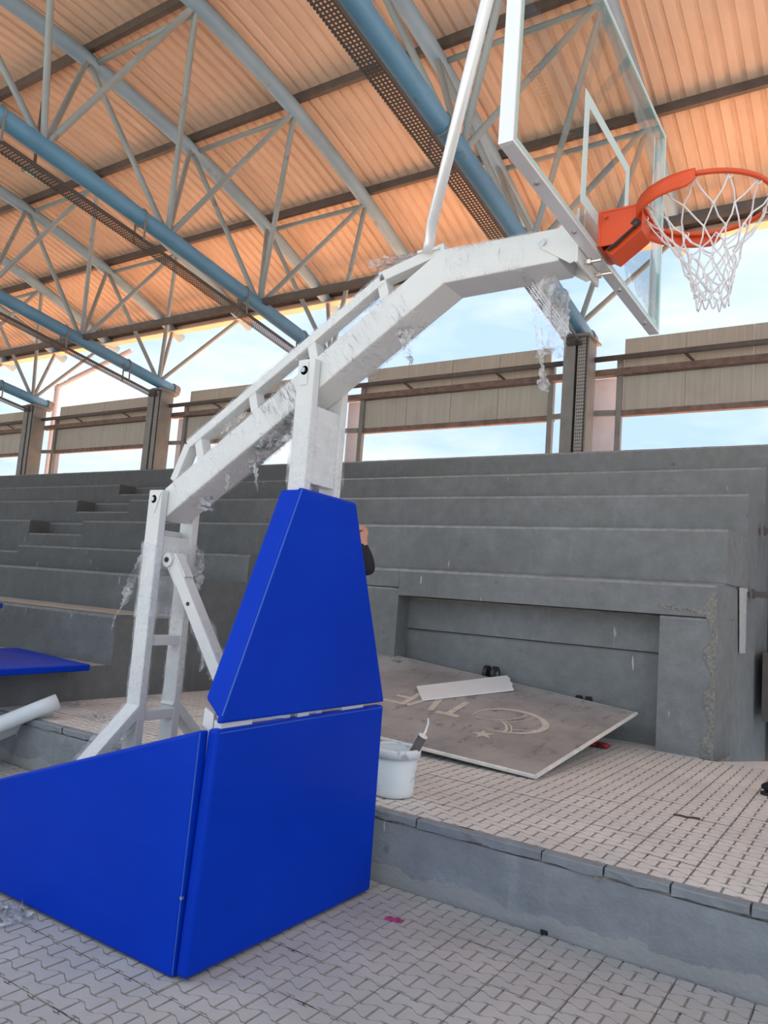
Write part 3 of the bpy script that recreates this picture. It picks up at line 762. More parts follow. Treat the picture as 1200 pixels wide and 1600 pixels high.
# adjusting strut
st0 = Vector((-3.14, 2.80, 1.60)); st1 = Vector((-2.62, 2.80, 0.90))
part('strut', MB().bar(st0, st1, 0.07, 0.07, up=(0, 1, 0)), 'white_steel', bevel=0.006)
part('strut_clevis', MB().tube([(st0.x-0.02, 2.75, st0.z+0.01), (st0.x-0.02, 2.86, st0.z+0.01)], 0.036, 16).bar(st0+Vector((-0.02, 0, 0.02)), lerp(st0, st1, 0.14), 0.09, 0.055, up=(0, 1, 0)).box((-3.21, 2.77, 1.57), (-3.15, 2.84, 1.65)), 'white_steel')
part('strut_pin', MB().tube([(st0.x-0.02, 2.744, st0.z+0.01), (st0.x-0.02, 2.752, st0.z+0.01)], 0.014, 10), 'black')
_d3 = (st1-st0).normalized()
part('strut_pin', MB().tube([st0+_d3*0.26+Vector((0, -0.04, 0)), st0+_d3*0.26+Vector((0, -0.033, 0))], 0.010, 10), 'black')

# -- backboard
BX = -0.9455; BY0, BY1 = 1.978, 3.778; BZ0, BZ1 = 2.895, 3.945
bb = part('backboard', MB().box((BX-0.014, BY0+0.012, BZ0+0.012), (BX-0.002, BY1-0.012, BZ1-0.012)), 'glass')
ft = 0.05
fr = MB()
fr.box((BX-ft, BY0, BZ0), (BX, BY0+0.012, BZ1)).box((BX-ft, BY1-0.012, BZ0), (BX, BY1, BZ1)).box((BX-ft, BY0+0.012, BZ0), (BX, BY1-0.012, BZ0+0.012)).box((BX-ft, BY0+0.012, BZ1-0.012), (BX, BY1-0.012, BZ1))
mk('frame', fr, 'alu', bb, bevel=0.003)
def flange(y0, y1, z0, z1): return MB().box((BX-ft, y0, z0), (BX-ft+0.004, y1, z1))
mk('frame_lip', MB().box((BX-ft, BY0+0.012, BZ0+0.012), (BX-ft+0.004, BY0+0.04, BZ1-0.012)).box((BX-ft, BY1-0.04, BZ0+0.012), (BX-ft+0.004, BY1-0.012, BZ1-0.012)), 'alu', bb)
e = 0.0155
mk('glass_edge', MB().box((BX-e, BY0+0.0125, BZ0+0.0125), (BX-0.001, BY0+0.03, BZ1-0.0125)).box((BX-e, BY1-0.03, BZ0+0.0125), (BX-0.001, BY1-0.0125, BZ1-0.0125)).box((BX-e, BY0+0.03, BZ0+0.0125), (BX-0.001, BY1-0.03, BZ0+0.028)).box((BX-e, BY0+0.03, BZ1-0.028), (BX-0.001, BY1-0.03, BZ1-0.0125)), 'glass_edge', bb)
yc = 2.878; lw = 0.05
mkb = MB(); x0_, x1_ = BX-0.0019, BX-0.0004
y0, y1, z0, z1 = yc-0.295, yc+0.295, 3.0, 3.45
mkb.box((x0_, y0, z0), (x1_, y0+lw, z1)).box((x0_, y1-lw, z0), (x1_, y1, z1)).box((x0_, y0+lw, z1-lw), (x1_, y1-lw, z1)).box((x0_, y0+lw, z0), (x1_, y1-lw, z0+lw))
mk('target_square', mkb, 'mark', bb)
for y in (BY0+0.25, BY0+0.62, BY0+1.2, BY0+1.62):
    mk('frame_bolt', MB().tube([(BX-0.025, y, BZ0), (BX-0.025, y, BZ0-0.006)], 0.009, 8), 'chrome', bb)
# mounting bracket between arm and board
part('mount_bracket', MB().prism([(-1.16, bY0-0.006, 2.93), (-1.035, bY0-0.006, 2.845), (-1.005, bY0-0.006, 2.855), (-1.005, bY0-0.006, 3.04), (-1.05, bY0-0.006, 3.04)], (0, 0.006, 0)).prism([(-1.16, bY1, 2.93), (-1.035, bY1, 2.845), (-1.005, bY1, 2.855), (-1.005, bY1, 3.04), (-1.05, bY1, 3.04)], (0, 0.006, 0)).box((-1.012, bY0-0.02, 2.84), (-1.0, bY1+0.06, 3.06)), 'white_steel', bevel=0.002)
part('mount_block', MB().box((-1.0, 2.78, 2.93), (BX-ft, 2.98, 3.08)), 'alu')
for yy in (2.80, 2.93):
    part('bolt', MB().tube([(-1.0, yy, 2.865), (-0.93, yy, 2.865)], 0.007, 8).tube([(-0.985, yy, 2.865), (-0.97, yy, 2.865)], 0.015, 6), 'chrome')
# back stay tube to the upper corner of the board
part('stay_tube', MB().tube([(-1.70, 2.76, 3.02), (-1.688, 2.752, 3.07), (-1.65, 2.70, 3.13), (-1.0, 2.02, 3.86)], 0.024, 12), 'alu', smooth=True)
part('stay_foot', MB().box((-1.75, 2.755, 3.028), (-1.64, 2.83, 3.04)), 'white_steel')
# -- rim
RCt = Vector((BX+0.151+0.225, yc, 3.045)); RR = 0.230
rim = part('rim', MB().tube([RCt+Vector((RR*cos(t*2*pi/64), RR*sin(t*2*pi/64), 0)) for t in range(64)], 0.0095, 10, closed=True), 'orange', smooth=True)
def band(u, v):
    a = pi+lerp(-1.62, 1.62, u); k = abs(lerp(-1.62, 1.62, u))
    hgt = 0.062 if k < 1.5 else 0.062-(k-1.5)*0.2
    r = RR+0.013
    return RCt+Vector((r*cos(a), r*sin(a), 0.012-hgt*v))
mk('rim_collar', MB().grid(band, 60, 3), 'orange', rim, smooth=True, fix=False, solid=0.005)
x = BX
mk('rim_bracket', MB().box((x, yc-0.09, 2.915), (x+0.012, yc+0.09, 3.06)).box((x+0.012, yc-0.09, 3.05), (x+0.17, yc+0.09, 3.058))
   .prism([(x+0.012, yc-0.088, 3.05), (x+0.15, yc-0.088, 3.05), (x+0.15, yc-0.088, 2.985), (x+0.06, yc-0.088, 2.915), (x+0.012, yc-0.088, 2.915)], (0, 0.006, 0))
   .prism([(x+0.012, yc+0.082, 3.05), (x+0.15, yc+0.082, 3.05), (x+0.15, yc+0.082, 2.985), (x+0.06, yc+0.082, 2.915), (x+0.012, yc+0.082, 2.915)], (0, 0.006, 0)), 'orange', rim)
mk('hinge_plate', MB().prism([(x+0.05, yc-0.06, 2.885), (x+0.16, yc-0.06, 2.965), (x+0.16, yc-0.06, 3.045), (x+0.13, yc-0.06, 3.045), (x+0.02, yc-0.06, 2.905)], (0, 0.12, 0)), 'orange', rim)
mk('spring', MB().tube([(x+0.035, yc-0.075, 2.90), (x+0.065, yc-0.075, 2.925), (x+0.135, yc-0.075, 2.985)], [0.006, 0.013, 0.013], 12).tube([(x+0.13, yc-0.075, 2.98), (x+0.15, yc-0.075, 3.0)], 0.016, 12), 'black', rim)
mk('rim_bolt', MB().tube([(x+0.03, yc-0.09, 3.03), (x+0.03, yc-0.098, 3.03)], 0.008, 6), 'orange', rim)
# -- net
rn = random.Random(11); NS = 12
zl = [0, -0.075, -0.135, -0.19, -0.235, -0.275, -0.31, -0.335]
rl = [0.222, 0.175, 0.135, 0.110, 0.095, 0.082, 0.076, 0.070]
def npt(l, k):
    a = (k+0.5*(l % 2))*2*pi/NS+0.12*l*0.3
    sh = Vector((0.004*l, 0.007*l, 0))
    j = 0.0 if l == 0 else 0.010
    return RCt+Vector((rl[l]*cos(a)*(1-0.03*l)+rn.uniform(-j, j), rl[l]*sin(a)*(1-0.03*l)+rn.uniform(-j, j), zl[l]-0.006+rn.uniform(-j, j)))+sh
grid = [[npt(l, k) for k in range(NS)] for l in range(len(zl))]
mbn = MB()
def cord(a, b, r=0.0032):
    m = (a+b)/2+Vector((rn.uniform(-.007, .007), rn.uniform(-.007, .007), -0.006)); mbn.tube([a, lerp(a, m, 0.6), m, lerp(m, b, 0.4), b], r, 5, caps=False)
for l in range(len(zl)-1):
    for k in range(NS):
        a = grid[l][k]
        if l % 2 == 0: tg = (grid[l+1][k], grid[l+1][k-1])
        else: tg = (grid[l+1][k], grid[l+1][(k+1) % NS])
        for b in tg: cord(a, b)
        if l: mbn.tube([a+Vector((0, 0, .006)), a, a-Vector((0, 0, .006))], [0.003, 0.0058, 0.003], 6)
for k in range(NS):
    a, b = grid[-1][k], grid[-1][(k+1) % NS]; m = (a+b)/2+Vector((0, 0, -0.028-0.03*rn.random()))
    mbn.tube([a, lerp(a, m, 0.7)+Vector((0, 0, -.006)), m, lerp(b, m, 0.7)+Vector((0, 0, -.006)), b], 0.003, 5)
    t = grid[0][k]
    mbn.tube([t+Vector((0.012*cos(q*pi/4), 0.006, 0.012*sin(q*pi/4))) for q in range(8)], 0.003, 5, closed=True)
part('net', mbn, 'cord', smooth=True, fix=False)

# -- padding
def pad_obj(name, mb, **kw): return part(name, mb, 'vinyl', bevel=0.014, segs=3, **kw)
def puffy(poly, axis_vec, thick, inset=0.012):
    """pad panel: outline polygon, extruded, rounded by the bevel"""
    return MB().prism(poly, Vector(axis_vec)*thick)
FXP = -2.2
pad_obj('front_pad', puffy([(FXP, 2.215, 0.015), (FXP, 3.462, 0.015), (FXP, 3.462, 0.940), (FXP, 2.262, 0.930)], (-1, 0, 0), 0.058))
pad_obj('side_pad', puffy([(-2.262, 2.205, 0.005), (-4.35, 2.205, 0.02), (-4.35, 2.205, 0.24), (-2.262, 2.225, 0.925)], (0, 1, 0), 0.055))
up = [(FXP, 2.268, 0.953), (FXP, 3.468, 0.955), (FXP, 3.075, 1.955), (FXP, 2.645, 1.963)]
pad_obj('upper_pad', puffy(up, (-1, 0, 0), 0.030))
# slanted wing on the near side, wrapping backwards
w0, w1 = Vector((FXP-0.004, 2.272, 0.962)), Vector((FXP-0.004, 2.647, 1.958))
bk = Vector((-0.125, 0.0, 0.0))
nrm = Vector((0, 0.93, -0.36))*0.03
pad_obj('upper_pad_wing', MB().prism([w0, w1, w1+bk, w0+bk+Vector((0, 0.03, 0.075))], nrm))
w0, w1 = Vector((FXP-0.004, 3.464, 0.962)), Vector((FXP-0.004, 3.073, 1.952))
pad_obj('upper_pad_wing', MB().prism([w0, w1, w1+bk, w0+bk+Vector((0, -0.03, 0.075))], Vector((0, -0.93, -0.36))*0.03))
part('pad_seam', MB().tube([(FXP-0.001, 2.278, 0.985), (FXP-0.001, 2.648, 1.955)], 0.0035, 6), 'vinyl_edge')
part('pad_seam', MB().tube([(FXP-0.062, 2.207, 0.02), (FXP-0.062, 2.227, 0.915)], 0.003, 6), 'vinyl_edge')
part('pad_seam', MB().tube([(FXP-0.001, 2.275, 0.918), (FXP-0.001, 2.7, 0.924), (FXP-0.001, 3.455, 0.929)], 0.003, 6), 'vinyl_edge')
part('pad_button', MB().tube([(FXP-0.055, 2.214, 0.30), (FXP-0.055, 2.205, 0.30)], 0.007, 8), 'chrome')

# -- stretch film wrapped round the steel
rf = random.Random(5)
def wrap(p, q, hw, hh, up, n=60, j=0.006, name='plastic_wrap', mat='film'):
    p, q = Vector(p), Vector(q); d = (q-p).normalized(); a = d.cross(Vector(up)).normalized(); b = a.cross(d)
    ring = []
    sub = 5
    cor = [(-1, -1), (1, -1), (1, 1), (-1, 1)]
    for i in range(4):
        c0_, c1_ = cor[i], cor[(i+1) % 4]
        for k in range(sub): ring.append((lerp(c0_[0], c1_[0], k/sub), lerp(c0_[1], c1_[1], k/sub)))
    m = len(ring); mb = MB()
    for i in range(n+1):
        c = lerp(p, q, i/n)
        for (x_, y_) in ring:
            o = 0.003+rf.random()*j*0.6
            mb.v.append(c+a*(x_*(hw+o))+b*(y_*(hh+o))+d*rf.uniform(-.01, .01))
    for i in range(n):
        for k in range(m): mb.f.append((i*m+k, i*m+(k+1) % m, (i+1)*m+(k+1) % m, (i+1)*m+k)); mb.mi.append(0)
    return part(name, mb, mat, smooth=True, fix=False)
hb = (bY1-bY0)/2
_dd = Vector((1.635, 0, 1.047)).normalized()
bc0 = Vector((-3.235, YC, 1.90))
for a, b in ((0.12, 0.78), (0.80, 1.02), (1.22, 1.72)):
    wrap(bc0+_dd*a, bc0+_dd*b, hb, 0.073, (0, 0, 1))
wrap((-1.60, YC, 2.94), (-1.24, YC, 2.937), hb, 0.068, (0, 0, 1), n=30)
wrap((-3.10, (tb0+tb1)/2, 2.232), (-1.93, (tb0+tb1)/2, 2.952), (tb1-tb0)/2, 0.024, (0, 0, 1))
wrap((-3.245, (YN0+YN1)/2, 0.86), (-3.245, (YN0+YN1)/2, 1.69), 0.05, 0.0225, (0, 1, 0))
wrap((-3.245, (YF0+YF1)/2, 0.86), (-3.245, (YF0+YF1)/2, 1.69), 0.05, 0.0225, (0, 1, 0))
wrap((-3.245, YC, 1.30), (-3.245, YC, 1.70), 0.052, (YF1-YN0)/2+0.002, (0, 1, 0), n=20, j=0.008)
wrap((-3.245, YN0+0.02-0.005, 0.83), (-3.245, YN0-0.32, 0.52), 0.055, 0.03, (0, 1, 1), n=24, j=0.012)
wrap((-2.285, (YN0+YN1)/2, 1.93), (-2.285, (YN0+YN1)/2, 2.38), 0.05, 0.0225, (0, 1, 0), n=30)
wrap((-2.285, YC, 2.0), (-2.285, YC, 2.30), 0.052, (YF1-YN0)/2+0.002, (0, 1, 0), n=16, j=0.008)
wrap(lerp(st0, st1, 0.42), lerp(st0, st1, 0.78), 0.036, 0.036, (0, 1, 0), n=26, j=0.01)

def tatter(pts, ws, nu=30, nv=6, crump=0.012, name='film_tatter', parent=H, dirv=(0.8, 0.5, 0)):
    """crumpled ribbon of film along a path"""
    pts = [Vector(p) for p in pts]; m = len(pts)-1; dv = Vector(dirv).normalized()
    nz = [[(rf.uniform(-1, 1), rf.uniform(-1, 1), rf.uniform(-1, 1)) for _ in range(nv+1)] for _ in range(nu+1)]
    def fn(u, v):
        t = u*m; i = min(int(t), m-1); p = lerp(pts[i], pts[i+1], t-i); w = lerp(ws[i], ws[i+1], t-i)
        c = Vector(nz[int(round(u*nu))][int(round(v*nv))])*crump
        ph = (v-0.5)*w
        return p+dv*ph+Vector((-dv.y, dv.x, 0))*(0.3*w*sin(v*9+u*7))+c
    return part(name, MB().grid(fn, nu, nv), 'film_loose', parent, smooth=True, fix=False)
A = lambda x, y, Y=2.80: on_y(x, y, Y)
tatter([A(850, 438), A(845, 470), A(838, 500), A(845, 540), A(848, 580)], [0.10, 0.07, 0.03, 0.035, 0.006], 44, 6, 0.006)
tatter([A(862, 436, 2.9), A(868, 470, 2.9), A(872, 510, 2.9), A(868, 545, 2.9), A(860, 556, 2.9)], [0.14, 0.10, 0.09, 0.10, 0.13], 36, 7, 0.008)
tatter([A(848, 575), A(849, 598), A(850, 612)], [0.015, 0.05, 0.03], 14, 5, 0.008)
tatter([A(628, 505), A(632, 530), A(638, 555), A(642, 568)], [0.10, 0.06, 0.03, 0.012], 26, 6, 0.012)
tatter([A(560, 582, 2.9), A(572, 588, 2.95), A(588, 592, 2.95)], [0.05, 0.06, 0.02], 16, 5, 0.010)
tatter([A(430, 668), A(412, 690), A(400, 715), A(392, 735)], [0.16, 0.14, 0.08, 0.03], 34, 8, 0.016)
tatter([A(450, 655), A(430, 690), A(410, 706)], [0.12, 0.12, 0.06], 26, 8, 0.016)
tatter([A(398, 725), A(400, 748), A(402, 768)], [0.03, 0.012, 0.005], 14, 4, 0.006)
tatter([A(353, 720), A(355, 745), A(354, 764)], [0.03, 0.02, 0.008], 14, 4, 0.006)
tatter([A(322, 775), A(318, 790), A(325, 797)], [0.08, 0.07, 0.03], 16, 6, 0.014)
yl = YN0-0.01
tatter([A(222, 868, yl), A(212, 895, yl), A(200, 925, yl), A(192, 945, yl)], [0.05, 0.06, 0.05, 0.03], 30, 6, 0.008, dirv=(1, 0, 0))
tatter([A(192, 945, yl), A(180, 962, yl), A(174, 985, yl)], [0.012, 0.006, 0.004], 14, 3, 0.003, dirv=(1, 0, 0))
tatter([A(312, 860, 2.99), A(316, 880, 2.99), A(308, 905, 2.99), A(306, 925, 2.99)], [0.05, 0.06, 0.07, 0.03], 26, 6, 0.010, dirv=(1, 0, 0))
tatter([A(318, 1015, 2.80), A(317, 1035, 2.80), A(312, 1049, 2.80)], [0.03, 0.02, 0.02], 14, 4, 0.006, dirv=(1, 0, 0))
tatter([A(700, 392, 2.75), A(770, 376, 2.75), A(840, 362, 2.75)], [0.03, 0.02, 0.03], 30, 4, 0.006, dirv=(0, 1, 0))
tatter([A(585, 420, 2.8), A(600, 410, 2.8), A(640, 400, 2.8), A(672, 394, 2.8)], [0.09, 0.11, 0.07, 0.05], 34, 6, 0.012, dirv=(0, 1, 0))
tatter([A(515, 530, 2.82), A(550, 500, 2.82), A(585, 468, 2.82)], [0.04, 0.05, 0.04], 30, 5, 0.006, dirv=(0, 0.1, 1))
tatter([A(345, 676, 2.82), A(385, 645, 2.82)], [0.04, 0.04], 24, 5, 0.006, dirv=(0, 0.1, 1))

# ================================================================== LOOSE THINGS ON THE PLATFORM
# ---- leaning sponsor board
cF, cB, cBL, cFL = Vector((-1.955, 5.02, 0.385)), Vector((-1.845, 7.06, 0.645)), Vector((-4.62, 7.06, 0.905)), Vector((-4.70, 5.03, 0.50))
def bp(u, v, h=0.0):
    """u: 0 right edge .. 1 left edge, v: 0 front .. 1 back"""
    P = lerp(lerp(cF, cFL, u), lerp(cB, cBL, u), v)
    return P+Vector((0, 0, h+0.010*sin(u*5)*sin(v*3)))
sb = empty('sponsor_board', cF, 'large dusty grey board with pale emblem and letters leaning into the niche', 'board')
mb = MB().grid(lambda u, v: bp(u, v, 0.012), 40, 28).grid(lambda u, v: bp(u, 1-v, -0.006), 40, 28)
mk('panel', mb, 'board', sb, smooth=True, fix=False)
edge = [bp(i/30, 0, 0.003) for i in range(31)]
mk('edge_strip', MB().tube(edge, 0.016, 6), 'white_edge', sb)
mk('edge_strip', MB().tube([bp(0, i/24, 0.003) for i in range(25)], 0.016, 6), 'white_edge', sb)
mk('edge_strip', MB().tube([bp(i/30, 1, 0.003) for i in range(31)], 0.012, 6), 'board', sb)
def uv(x, y):
    """platform XY -> board parameters"""
    u, v = 0.5, 0.5
    for _ in range(12):
        P = bp(u, v); v += (y-P.y)/2.05; u -= (x-P.x)/2.75
    return u, v
def decal(poly, h=0.0145):
    vs = [bp(*uv(x, y), h) for x, y in poly]; return vs
def band_poly(a, b, w):
    ax, ay = a; bx_, by_ = b; dx, dy = bx_-ax, by_-ay; l = sqrt(dx*dx+dy*dy); nx, ny = -dy/l*w/2, dx/l*w/2
    return [(ax+nx, ay+ny), (bx_+nx, by_+ny), (bx_-nx, by_-ny), (ax-nx, ay-ny)]
def stroke(mb, pts, w):
    for a, b in zip(pts[:-1], pts[1:]): mb.add(decal(band_poly(a, b, w)), [(0, 1, 2, 3)])
lw_ = 0.055
T_ = MB(); stroke(T_, [(-2.95, 5.80), (-3.16, 5.80)], lw_*1.1); stroke(T_, [(-3.055, 5.82), (-3.075, 6.20)], lw_)
mk('letter_t', T_, 'print', sb, fix=False)
V_ = MB(); stroke(V_, [(-3.22, 5.80), (-3.33, 6.20)], lw_); stroke(V_, [(-3.45, 5.80), (-3.34, 6.20)], lw_)
mk('letter_v', V_, 'print', sb, fix=False)
F_ = MB(); stroke(F_, [(-3.50, 5.78), (-3.53, 6.20)], lw_); stroke(F_, [(-3.49, 5.81), (-3.71, 5.81)], lw_); stroke(F_, [(-3.52, 5.98), (-3.67, 5.98)], lw_)
mk('letter_f', F_, 'print', sb, fix=False)
# crescent, star and ball lines
cx, cy = -2.575, 5.99
E_ = MB(); K = 48
for i in range(K):
    t0, t1 = lerp(-2.0, 3.3, i/K)+0.1, lerp(-2.0, 3.3, (i+1)/K)+0.1
    wd = lambda t: 0.008+0.05*max(0, sin((t-0.1+2.0)/5.3*pi))**1.2
    P = [(cx+0.315*cos(t0), cy+0.315*sin(t0)), (cx+0.315*cos(t1), cy+0.315*sin(t1)), (cx+(0.315-wd(t1))*cos(t1), cy+(0.315-wd(t1))*sin(t1)), (cx+(0.315-wd(t0))*cos(t0), cy+(0.315-wd(t0))*sin(t0))]
    E_.add(decal(P), [(0, 1, 2, 3)])
arc = lambda c, r, a0, a1, k=14: [(c[0]+r*cos(lerp(a0, a1, i/k)), c[1]+r*sin(lerp(a0, a1, i/k))) for i in range(k+1)]
stroke(E_, arc((-2.86, 6.20), 0.33, -1.1, 0.1), 0.016)
stroke(E_, arc((-2.84, 6.22), 0.38, -1.1, 0.05), 0.012)
stroke(E_, [(-2.62, 5.93), (-2.55, 5.86), (-2.50, 5.76), (-2.50, 5.69)], 0.022)
stroke(E_, [(-2.60, 5.95), (-2.52, 5.88), (-2.465, 5.78), (-2.455, 5.70)], 0.012)
stroke(E_, [(-2.62, 5.95), (-2.72, 5.90), (-2.84, 5.88)], 0.014)
stroke(E_, [(-2.46, 5.80), (-2.36, 5.86), (-2.28, 5.96)], 0.014)
mk('emblem', E_, 'print', sb, fix=False)
S_ = MB(); sc = (-2.60, 5.545)
star = []
for i in range(10):
    r = 0.095 if i % 2 == 0 else 0.038; a = 2.0+i*pi/5; star.append((sc[0]+r*cos(a), sc[1]+r*sin(a)))
vs = decal(star+[sc]); S_.add(vs, [(i, (i+1) % 10, 10) for i in range(10)])
mk('star', S_, 'print', sb, fix=False)
# support under the raised back edge
mk('back_leg', MB().box((-4.3, 6.85, PZ), (-4.22, 6.95, 0.855)).box((-2.2, 6.85, PZ), (-2.12, 6.95, 0.655)), 'column', sb)
for (x, y0_) in ((-3.30, 7.10), (-2.35, 7.12)):
    P = bp(*uv(x, 7.05)); zc = P.z+0.045
    if x > -3: zc = P.z-0.035
    mb = MB()
    for dx in (-0.045, 0.045):
        mb.tube([(x+dx-0.02, 7.14, zc), (x+dx+0.02, 7.14, zc)], 0.075, 20)
    c = mk('caster_wheel', mb, 'black', sb)
    mk('hub', MB().tube([(x+0.066, 7.14, zc), (x+0.07, 7.14, zc)], 0.032, 14), 'chrome', c)

# ---- white plank on the board
def on_board(px, py, h):
    lo, hi = 5.0, 7.3
    for _ in range(30):
        Y = (lo+hi)/2; P = on_y(px, py, Y)
        if P.z > bp(*uv(P.x, P.y), h).z: lo = Y
        else: hi = Y
    return P
vs = [on_board(px, py, 0.034) for px, py in ((651, 1072), (660, 1093), (803, 1077), (800, 1072), (801, 1068), (797, 1064), (797, 1060), (792, 1055))]
wp = mk('white_plank', MB().prism(vs, (0, 0, -0.012)), 'plank'); tag(wp, 'white laminate plank with one broken end lying on the dusty board', 'plank')

# ---- bucket with sealant cartridge
bc = Vector((-2.40, 3.94, PZ))
bk_ = empty('paint_bucket', bc, 'white plastic bucket splashed with grey, beside the blue padding', 'bucket')
mk('bucket_body', MB().lathe(bc, [(0.105, 0.002), (0.118, 0.006), (0.120, 0.03), (0.137, 0.265), (0.134, 0.265), (0.116, 0.03), (0.0, 0.028)], 36), 'bucket', bk_, smooth=True)
mk('bucket_rim', MB().lathe(bc, [(0.138, 0.225), (0.148, 0.225), (0.150, 0.262), (0.146, 0.275), (0.137, 0.275), (0.133, 0.26)], 36, capb=False), 'bucket', bk_, smooth=True)
sc0 = bc+Vector((0.02, -0.02, 0.05)); sc1 = on_y(661, 1150, 3.97)
sd = (sc1-sc0).normalized()
sl = empty('sealant_cartridge', sc0, 'grey sealant cartridge with white nozzle standing in the bucket', 'cartridge')
mk('tube', MB().tube([sc0, sc1], 0.025, 18), 'column', sl, smooth=False)
mk('collar', MB().tube([sc1-sd*0.004, sc1+sd*0.006], 0.027, 18), 'plank', sl)
mk('label_stripe', MB().tube([lerp(sc0, sc1, 0.55), lerp(sc0, sc1, 0.97)], 0.0256, 18), 'dark_steel', sl, smooth=True)
mk('nozzle', MB().tube([sc1, sc1+sd*0.03, sc1+sd*0.05+Vector((0.004, 0, 0.03)), on_y(669, 1122, 3.98)], [0.009, 0.007, 0.005, 0.003], 10), 'plank', sl, smooth=True)

# ---- gloves, debris
g0 = on_z(915, 1164, PZ)
gl_ = empty('work_glove', (g0.x, g0.y, PZ), 'red and black work glove on the paving behind the dusty board', 'glove')
rg = random.Random(2)
def blob(c, r, sx=1, sy=1, sz=0.5, n=12):
    mb = MB(); c = Vector(c)
    def fn(u, v):
        a = u*2*pi; b = (v-0.5)*pi
        k = 1+0.12*sin(3*a+2*b)
        return c+Vector((r*sx*cos(a)*cos(b)*k, r*sy*sin(a)*cos(b)*k, r*sz*sin(b)+r*sz))
    return mb.grid(fn, n, 8)
mk('palm', blob((g0.x+0.05, g0.y, PZ), 0.07, 1.3, 0.8, 0.4), 'red', gl_, smooth=True)
for i in range(4):
    mk('finger', MB().tube([(g0.x+0.11, g0.y-0.04+0.025*i, PZ+0.03), (g0.x+0.17, g0.y-0.05+0.03*i, PZ+0.028), (g0.x+0.2, g0.y-0.05+0.03*i, PZ+0.014)], 0.013, 8), 'red', gl_, smooth=True)
mk('cuff', blob((g0.x-0.06, g0.y+0.02, PZ), 0.07, 1.0, 0.9, 0.5), 'black', gl_, smooth=True)

w = on_z(613, 1438, 0)
wr_ = mk('candy_wrapper', MB().grid(lambda u, v: (w.x-0.03+0.08*u, w.y-0.025+0.04*v+0.02*u, 0.003+0.012*abs(sin(u*7+v*5))*sin(pi*v)), 12, 6), 'pink', smooth=True, fix=False)
tag(wr_, 'crumpled pink foil wrapper on the grey paving', 'wrapper')
w = on_z(852, 1458, 0)
tag(mk('bottle_cap', MB().lathe((w.x, w.y-0.012, 0), [(0.017, 0.0), (0.019, 0.003), (0.019, 0.014), (0.016, 0.018), (0.0, 0.018)], 20), 'jacket', smooth=False), 'dark blue bottle cap at the foot of the kerb', 'cap')
a, b = on_z(1052, 1274, PZ), on_z(1094, 1281, PZ)
tag(mk('twig', MB().tube([Vector((lerp(a, b, t).x, lerp(a, b, t).y+0.01*sin(t*9), PZ+0.005)) for t in (0, .25, .5, .75, 1)], 0.006, 6), 'brown'), 'short brown twig lying on the dusty platform slabs', 'twig')
def scrap(name, c, r, label, n=16, hgt=0.05):
    ro = random.Random(int(abs(c.x*1000)))
    def fn(u, v):
        return (c.x+(u-0.5)*2*r+ro.uniform(-.02, .02), c.y+(v-0.5)*1.4*r+ro.uniform(-.02, .02), c.z+0.004+ro.random()*hgt*max(0.1, 1-2*abs(u-.5)))
    return tag(mk(name, MB().grid(fn, n, n-4), 'film_loose', smooth=True, fix=False), label, 'plastic film', 'scraps of film on the ground')
scrap('film_scrap', on_z(153, 1122, PZ), 0.14, 'crumpled film scrap with dark lump, on the platform beside the splayed foot')
scrap('film_scrap', on_z(112, 1101, PZ), 0.16, 'flat film scrap on the platform at the end of the vinyl roll', hgt=0.025)
scrap('film_scrap', on_z(8, 1432, 0), 0.10, 'crumpled clear film on the grey paving at the left edge', n=18, hgt=0.06)

# ---- white vinyl roll with loose flap, leaning on the kerb
e0 = on_y(90, 1096, 3.78); e1 = on_y(0, 1132, 3.42); ed = (e1-e0).normalized()
e2 = e0+ed*1.15
vr = empty('vinyl_roll', (e2.x, e2.y, 0), 'white vinyl sheet rolled up, leaning over the kerb at the left', 'roll')
mb = MB(); rr_ = 0.062
side = ed.cross(Vector((0, 0, 1))).normalized(); upv = side.cross(ed).normalized()
def rollfn(u, v):
    p = lerp(e0, e2, u); t = v*2*pi*1.6; r = rr_*(1-0.10*v)
    return p+side*(r*cos(t))+upv*(r*sin(t))
mk('roll', MB().grid(rollfn, 10, 60), 'white_vinyl', vr, smooth=True, fix=False, solid=0.002)
def flap(u, v):
    p = lerp(e0, e2, u); q = p+side*(rr_*0.9)+upv*(-rr_*0.4*v)
    return q+side*(0.16*v*(0.5+u))+Vector((0, 0, -0.10*v-0.12*v*v*u*1.6+0.012*sin(u*9+v*4)))
mk('flap', MB().grid(flap, 20, 10), 'white_vinyl', vr, smooth=True, fix=False, solid=0.002)

# ---- spare blue pads lying on the left steps
def loose_pad(name, pts, z, th, label):
    mb = MB().prism([(x, y, z) for x, y in pts], (0, 0, th))
    return tag(mk(name, mb, 'vinyl', bevel=0.014, segs=3), label, 'pad', 'spare pads on the steps')
loose_pad('blue_pad', [(-5.80, 4.33), (-5.66, 2.7), (-7.2, 2.7), (-7.25, 4.55)], 0.672, 0.055, 'flat blue pad lying on the lowest step at the left edge')
p0 = on_z(4, 948, 1.20)
loose_pad('blue_pad', [(p0.x-0.05, p0.y-0.1), (p0.x-0.9, p0.y-0.15), (p0.x-1.6, p0.y+0.4), (p0.x-0.75, p0.y+0.45)], 1.147, 0.05, 'blue pad corner on the second step at the left edge')

